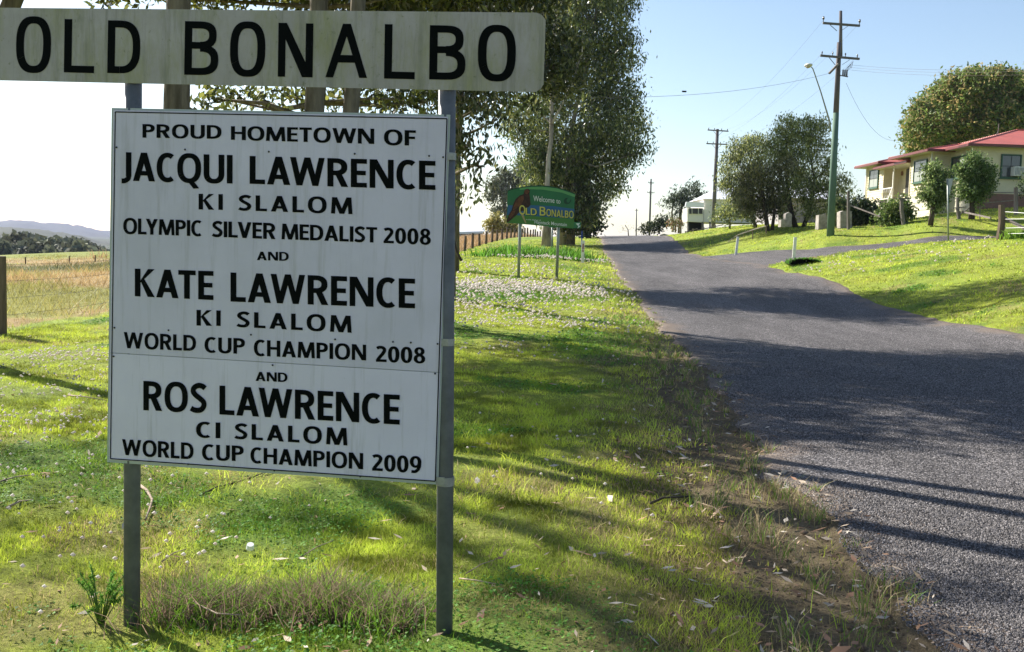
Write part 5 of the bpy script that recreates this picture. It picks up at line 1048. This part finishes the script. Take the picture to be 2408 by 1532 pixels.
c1 = P(2322, 338, 64); MB().ball(c1, .22, .22, .18, 10, 6).build('roof_vent', ALU, hs, True)
for x_, y_ in ((27.95, 62.05), (26.9, 65.4), (27.1, 78.0)): MB().box(x_-.04, y_-.04, ZF-.3, x_+.04, y_+.04, ZE).build('downpipe', WTRIM, hs)
wt = MB(); wt.box(33.3, 60.4, 4.0, 33.9, 61.0, 4.9); bn = wt.build('house_bin', mat('blue_bin', (.03, .10, .22), .4), hs)
place(hs, (28, 62, ZG))
HB = hs

# ---------------------------------------------------------------- white raised house further up, shed and far buildings
WB = mat('white_weatherboard', (.74, .70, .66), .6, .3); WIRON = mat('pale_iron_roof', (.80, .80, .82), .4, .5, .3)
def extr(mb, pix, Y, dep):
    f = [P(a, b, Y) for a, b in pix]; k_ = [p_+np.array([0, dep, 0]) for p_ in f]; n = len(f); mb.poly(f[::-1]); mb.poly(k_)
    for i in range(n): j = (i+1) % n; mb.poly([f[i], f[j], k_[j], k_[i]])
    return mb
wh = thing('white_house', 'white house raised on stumps with enclosed veranda up the hill', 'house')
Yh = 112
extr(MB(), [(1616, 489), (1654, 489), (1654, 522), (1616, 520)], Yh, 3).build('veranda_wall', WB, wh)
wo = extr(MB(), [(1619, 488.5), (1653, 488.5), (1653, 503.5), (1619, 502.5)], Yh-.08, .05).build('window', WTRIM, wh)
for a, b in [(1620.5, 1626.5), (1628.5, 1641.5), (1643.5, 1652)]: extr(MB(), [(a, 489.5), (b, 489.5), (b, 502.5), (a, 502)], Yh-.14, .05).build('pane', GLASS, wo)
extr(MB(), [(1614, 474), (1655, 475), (1656, 487.5), (1611, 486)], Yh-.35, .3).build('veranda_roof', WIRON, wh)
extr(MB(), [(1655, 466), (1790, 470), (1790, 524), (1655, 522)], Yh+.2, 8).build('wall', WB, wh)
mb = MB(); A_ = P(1652, 467, Yh-.2); B_ = P(1792, 470, Yh-.2); r1 = P(1690, 440, Yh+5); r2 = P(1770, 442, Yh+5); mb.poly([A_, B_, r2, r1]); mb.poly([A_, r1, A_+[0, 9, 0]]); mb.poly([B_, B_+[0, 9, 0], r2]); mb.build('roof', WIRON, wh)
extr(MB(), [(1620, 521), (1655, 522), (1655, 545), (1620, 545)], Yh+1.5, .2).build('under_floor_dark', DARKHOLE, wh)  # near-black sheet stands in for the shade beneath the raised floor
for a in (1618, 1652, 1670): extr(MB(), [(a-1.6, 521), (a+1.6, 521), (a+1.6, 547), (a-1.6, 547)], Yh-.02, .2).build('stump', GREYWOOD, wh)
place(wh, tuple(P(1650, 545, Yh)))
gh = thing('grey_house', 'pale grey house mostly hidden behind the bank trees', 'house')
Yg2 = 84
extr(MB(), [(1830, 462), (1990, 468), (1990, 532), (1830, 530)], Yg2, 8).build('wall', mat('grey_render', (.45, .41, .42), .7, .2, var=(.34, .31, .32), scale=1), gh)
mb = MB(); A_ = P(1815, 463, Yg2-.5); B_ = P(1998, 469, Yg2-.5); r1 = P(1860, 436, Yg2+4); r2 = P(1945, 438, Yg2+4); mb.poly([A_, B_, r2, r1]); mb.poly([A_, r1, A_+[0, 9, 0]]); mb.poly([B_, B_+[0, 9, 0], r2]); mb.build('roof', WIRON, gh)
for a in (1850, 1945): extr(MB(), [(a, 478), (a+22, 479), (a+22, 505), (a, 504)], Yg2-.06, .05).build('window', GLASS, gh)
place(gh, tuple(P(1900, 532, Yg2)))
sh = thing('white_shed', 'low white-roofed shed across the left paddock', 'shed')
Ys = 190
extr(MB(), [(1040, 546), (1133, 544), (1133, 560), (1040, 562)], Ys, 8).build('wall', mat('shed_grey', (.40, .40, .42), .7), sh)
mb = MB(); A_ = P(1030, 545.5, Ys-.6); B_ = P(1138, 543, Ys-.6); r1 = P(1050, 526, Ys+5); r2 = P(1130, 526, Ys+5); mb.poly([A_, B_, r2, r1]); mb.poly([A_, r1, A_+[0, 12, 0]]); mb.poly([B_, B_+[0, 12, 0], r2]); mb.poly([A_, B_, B_-[0, 0, .4], A_-[0, 0, .4]]); mb.build('roof', WIRON, sh)
for a in (1086, 1104): extr(MB(), [(a, 547), (a+6, 547), (a+6, 553), (a, 553)], Ys-.1, .08).build('window', GLASS, sh)
place(sh, tuple(P(1090, 560, Ys)))
# concrete gate posts and remains of a wall on the bank
for i, (pix, Y, lab) in enumerate([([(1979-3, 532), (1979-3, 498), (1983, 495), (2003, 496), (2004, 534)], 56, 'white-flaked concrete block right of the green-based pole'), ([(1924, 535), (1926, 505), (1942, 503), (1952, 520), (1953, 537)], 58, 'broken concrete block left of the green-based pole'),
                                  ([(1845, 528), (1848, 502), (1856, 498), (1862, 503), (1862, 529)], 60, 'pale narrow gate pier between the bank trees'), ([(1836, 529), (1837, 516), (1846, 515), (1846, 530)], 59.5, 'low pale block beside the narrow gate pier')]):
    mb = MB(); extr(mb, [(a, b+4 if b > 525 else b) for a, b in pix], Y, .6); o = mb.build('concrete_block', CONC, None); tag(o, lab, 'concrete block', 'remains of a concrete wall on the bank')
# handrail down the bank
hr = thing('bank_handrail', 'thin handrail slanting down the grassy bank by the trees', 'handrail')
def hp(a, b, Y): return P(a, b, Y)
MB().tube([hp(1806, 529, 58), hp(1822-18, 530, 58), hp(1770, 545-5, 60), hp(1735, 556-4, 62), hp(1712, 568, 64)], .03, 6).build('rail', GREYWOOD, hr)
for a, b, t_, Y in [(1770, 562, 541, 60), (1735, 580, 553, 62), (1712, 588, 568, 64), (1802, 548, 529, 58)]: MB().tube([hp(a, b, Y), hp(a, t_, Y)], .035, 6).build('post', POSTWOOD, hr)
place(hr, tuple(hp(1770, 562, 60)))
gate_h = thing('garden_rail_fence', 'low rail fence in front of the raised white house', 'fence')
for a, b in [((1612, 545), (1640, 537)), ((1640, 541), (1700, 528))]: MB().beam(P(*a, 98), P(*b, 98), .08, .08).build('rail', GREYWOOD, gate_h)
for a, b, t_ in [(1612, 556, 543), (1630, 551, 537), (1655, 546, 533), (1682, 543, 528), (1600, 558, 538)]: MB().tube([P(a, b, 98), P(a, t_, 98)], .07, 6).build('post', GREYWOOD, gate_h)
place(gate_h, tuple(P(1640, 548, 98)))
# house-side fence
hf = thing('house_fence', 'weathered post and rail fence in front of the cream house', 'fence')
def hpost(a, b, t_, Y, w, m=POSTWOOD, lean=0): MB().tube([P(a, b+4, Y), P(a+lean, (b+t_)/2, Y), P(a+lean, t_, Y)], [w*1.05, w, w*.93], 8).build('post', m, hf)
hpost(2350, 563, 481, 36, .125, POSTWOOD, 6); hpost(1995, 536, 449, 55, .085, GREYWOOD); hpost(2125, 523, 466, 54, .11, GREYWOOD, -5); hpost(2257, 520, 464, 54, .10, GREYWOOD, -5); hpost(2389, 500, 440, 47, .10, GREYWOOD); hpost(2304, 520, 470, 54, .035, GREYWOOD)
for a, b, Y1, Y2, w in [((1999, 482), (2070, 509), 55, 53, .06), ((2112, 466), (2142, 466), 54, 54, .07), ((2240, 489), (2272, 486), 54, 54, .06), ((2262, 497), (2330, 512), 54, 51, .08), ((2300, 452), (2420, 452), 54, 52, .045), ((2298, 478), (2392, 470), 54, 52, .05), ((2256, 505), (2280, 488), 54, 54, .05)]:
    MB().beam(P(*a, Y1), P(*b, Y2), w, w).build('rail', GREYWOOD, hf)
for b0, b1 in [(497, 502), (515, 514), (536, 534), (549, 548)]:
    MB().tube([P(2358, b0, 36), P(2430, b1, 34)], .011, 5).build('wire', mat('bright_wire', (.5, .5, .48), .4, .5, .5) if 'bright_wire' not in bpy.data.materials else bpy.data.materials['bright_wire'], hf)
MB().beam(P(2362, 512, 36), P(2415, 540, 35), .09, .09).build('brace', GREYWOOD, hf)
place(hf, tuple(P(2350, 563, 36)))
# give-way sign seen edge-on
gw = thing('give_way_sign', 'grey back of a triangular give way sign on a thin pole', 'sign')
MB().tube([P(2230, 568, 43), P(2228.5, 420, 43)], .032, 10).build('post', POLE, gw, True)
mb = MB(); f = [P(2224, 420, 42.9), P(2241, 419, 43.4), P(2232.5, 460, 43.1)]; k_ = [p_+np.array([.02, .03, 0]) for p_ in f]; mb.poly(f); mb.poly(k_[::-1])
for i in range(3): j = (i+1) % 3; mb.poly([f[i], k_[i], k_[j], f[j]])
mb.build('sign_plate', ALU, gw); place(gw, tuple(P(2230, 564, 43)))
# plants by the near post at the right edge
r = np.random.default_rng(19); q_ = [P(a, 566, 35.5)[:2] for a in (2375, 2395, 2412)]; X = np.concatenate([a[0]+r.normal(0, .16, 60) for a in q_]); Y = np.concatenate([a[1]+r.normal(0, .16, 60) for a in q_])
tag(blades('strappy_plants', X, Y, r.uniform(.15, .38, len(X)), .05*np.ones(len(X)), GRASSM, np.tile((.22, .36, .05), (len(X), 1)), True, .9, seed=20), 'strappy light green plants by the right fence corner', 'plants', kind='stuff')
# small shelter at the crest
cs = thing('concrete_culvert_head', 'pale concrete culvert head on the far right verge near the crest', 'culvert'); extr(MB(), [(1548, 557), (1553, 551), (1562, 549), (1574, 552), (1580, 557)], 104, 1.2).build('headwall', CONC, cs); extr(MB(), [(1560, 556.5), (1562, 553), (1566, 553), (1568, 556.5)], 103.95, .04).build('opening', DARKHOLE, cs); place(cs, tuple(P(1563, 557, 104)))

# ---------------------------------------------------------------- woods, hills and air
r = np.random.default_rng(5)
cen = []; tint = []
for i in range(1000):
    Yt = r.uniform(190, 430); px = r.uniform(-420, 480); X0 = (px-CX)/FPX*Yt; hgt = r.uniform(5.6, 8.6)*(1+.15*math.sin(px/60)+.1*math.sin(px/23)); z0 = -9.0-(Yt-230)*.010-max(0, px)*.004; k = 170
    v = r.normal(size=(k, 3)); v /= np.linalg.norm(v, axis=1)[:, None]; v *= (r.random(k)**.35)[:, None]
    cen.append(np.array([X0, Yt, z0+hgt*.55])+v*np.array([hgt*.32, hgt*.32, hgt*.5])); c_ = np.array((.11, .125, .085))*r.uniform(.6, 1.5)+np.array((.03, .02, .0))*r.random(); tint.append(np.tile(c_, (k, 1)))  # leaf tint greyed and lightened to put haze on the wood
cen = np.concatenate(cen); tint = np.concatenate(tint)*r.uniform(.7, 1.3, (len(cen), 1))
tag(link('far_wood', leafmesh('far_wood', cen, 1.5, 1.0, tint, r, .2), FARLEAF), 'grey-green wood filling the valley beyond the left pasture', 'wood', kind='stuff')
def hills(name, Y, prof, depth, col, col2, sc_):
    n = 260; m_ = 26; px = np.linspace(-1800, 1100, n); top = np.interp(px, [p_[0] for p_ in prof], [p_[1] for p_ in prof]); V = []
    d = np.array([P(a, b, Y) for a, b in zip(px, top)])
    d[:, 2] += (fbm(d[:, 0], d[:, 0]*0, Y*.02, 3)-.5)*Y*.004
    for j in range(m_):
        f = j/(m_-1); s_ = math.sin(f*math.pi/2); y_ = Y-depth*(1-f); base_ = -20
        z = base_+(d[:, 2]-base_)*s_+(fbm(d[:, 0], np.full(n, y_), Y*.05, 7)-.5)*Y*.008*math.sin(f*math.pi) + (r.random(n)-.5)*Y*.0014
        V.append(np.stack([d[:, 0]*(y_/Y), np.full(n, y_), z], -1))
    V = np.array(V).reshape(-1, 3); i = np.arange(n*m_).reshape(m_, n); q = np.stack([i[:-1, :-1], i[:-1, 1:], i[1:, 1:], i[1:, :-1]], -1).reshape(-1, 4)
    struct(link(name, np_mesh(name, V, quads=q), mat(name+'_cover', col, .95, .1, var=col2, scale=sc_, detail=8)))
hills('hills', 1500, [(-1800, 500), (-400, 528), (0, 532), (90, 541), (180, 552), (250, 566), (400, 580), (1100, 610)], 700, (.055, .06, .035), (.028, .036, .022), .02)
hills('far_hills', 4200, [(-1800, 490), (-300, 505), (0, 519), (60, 520), (110, 527), (160, 528), (250, 541), (500, 560), (1100, 585)], 1500, (.04, .045, .035), (.025, .03, .025), .006)
hz = MB(); hz.box(-5600, -70, -60, 5600, 6200, 66); ho = hz.build('haze', None); ho['kind'] = 'stuff'; ho['label'] = 'thin bluish air over the valley'
hm = bpy.data.materials.new('haze_air'); hm.use_nodes = True; t = hm.node_tree; t.nodes.clear(); o_ = t.nodes.new('ShaderNodeOutputMaterial'); v_ = t.nodes.new('ShaderNodeVolumePrincipled'); v_.inputs['Density'].default_value = 0.75e-4; v_.inputs['Color'].default_value = (.60, .68, 1, 1); v_.inputs['Anisotropy'].default_value = .2
t.links.new(v_.outputs[0], o_.inputs['Volume']); ho.data.materials.append(hm)
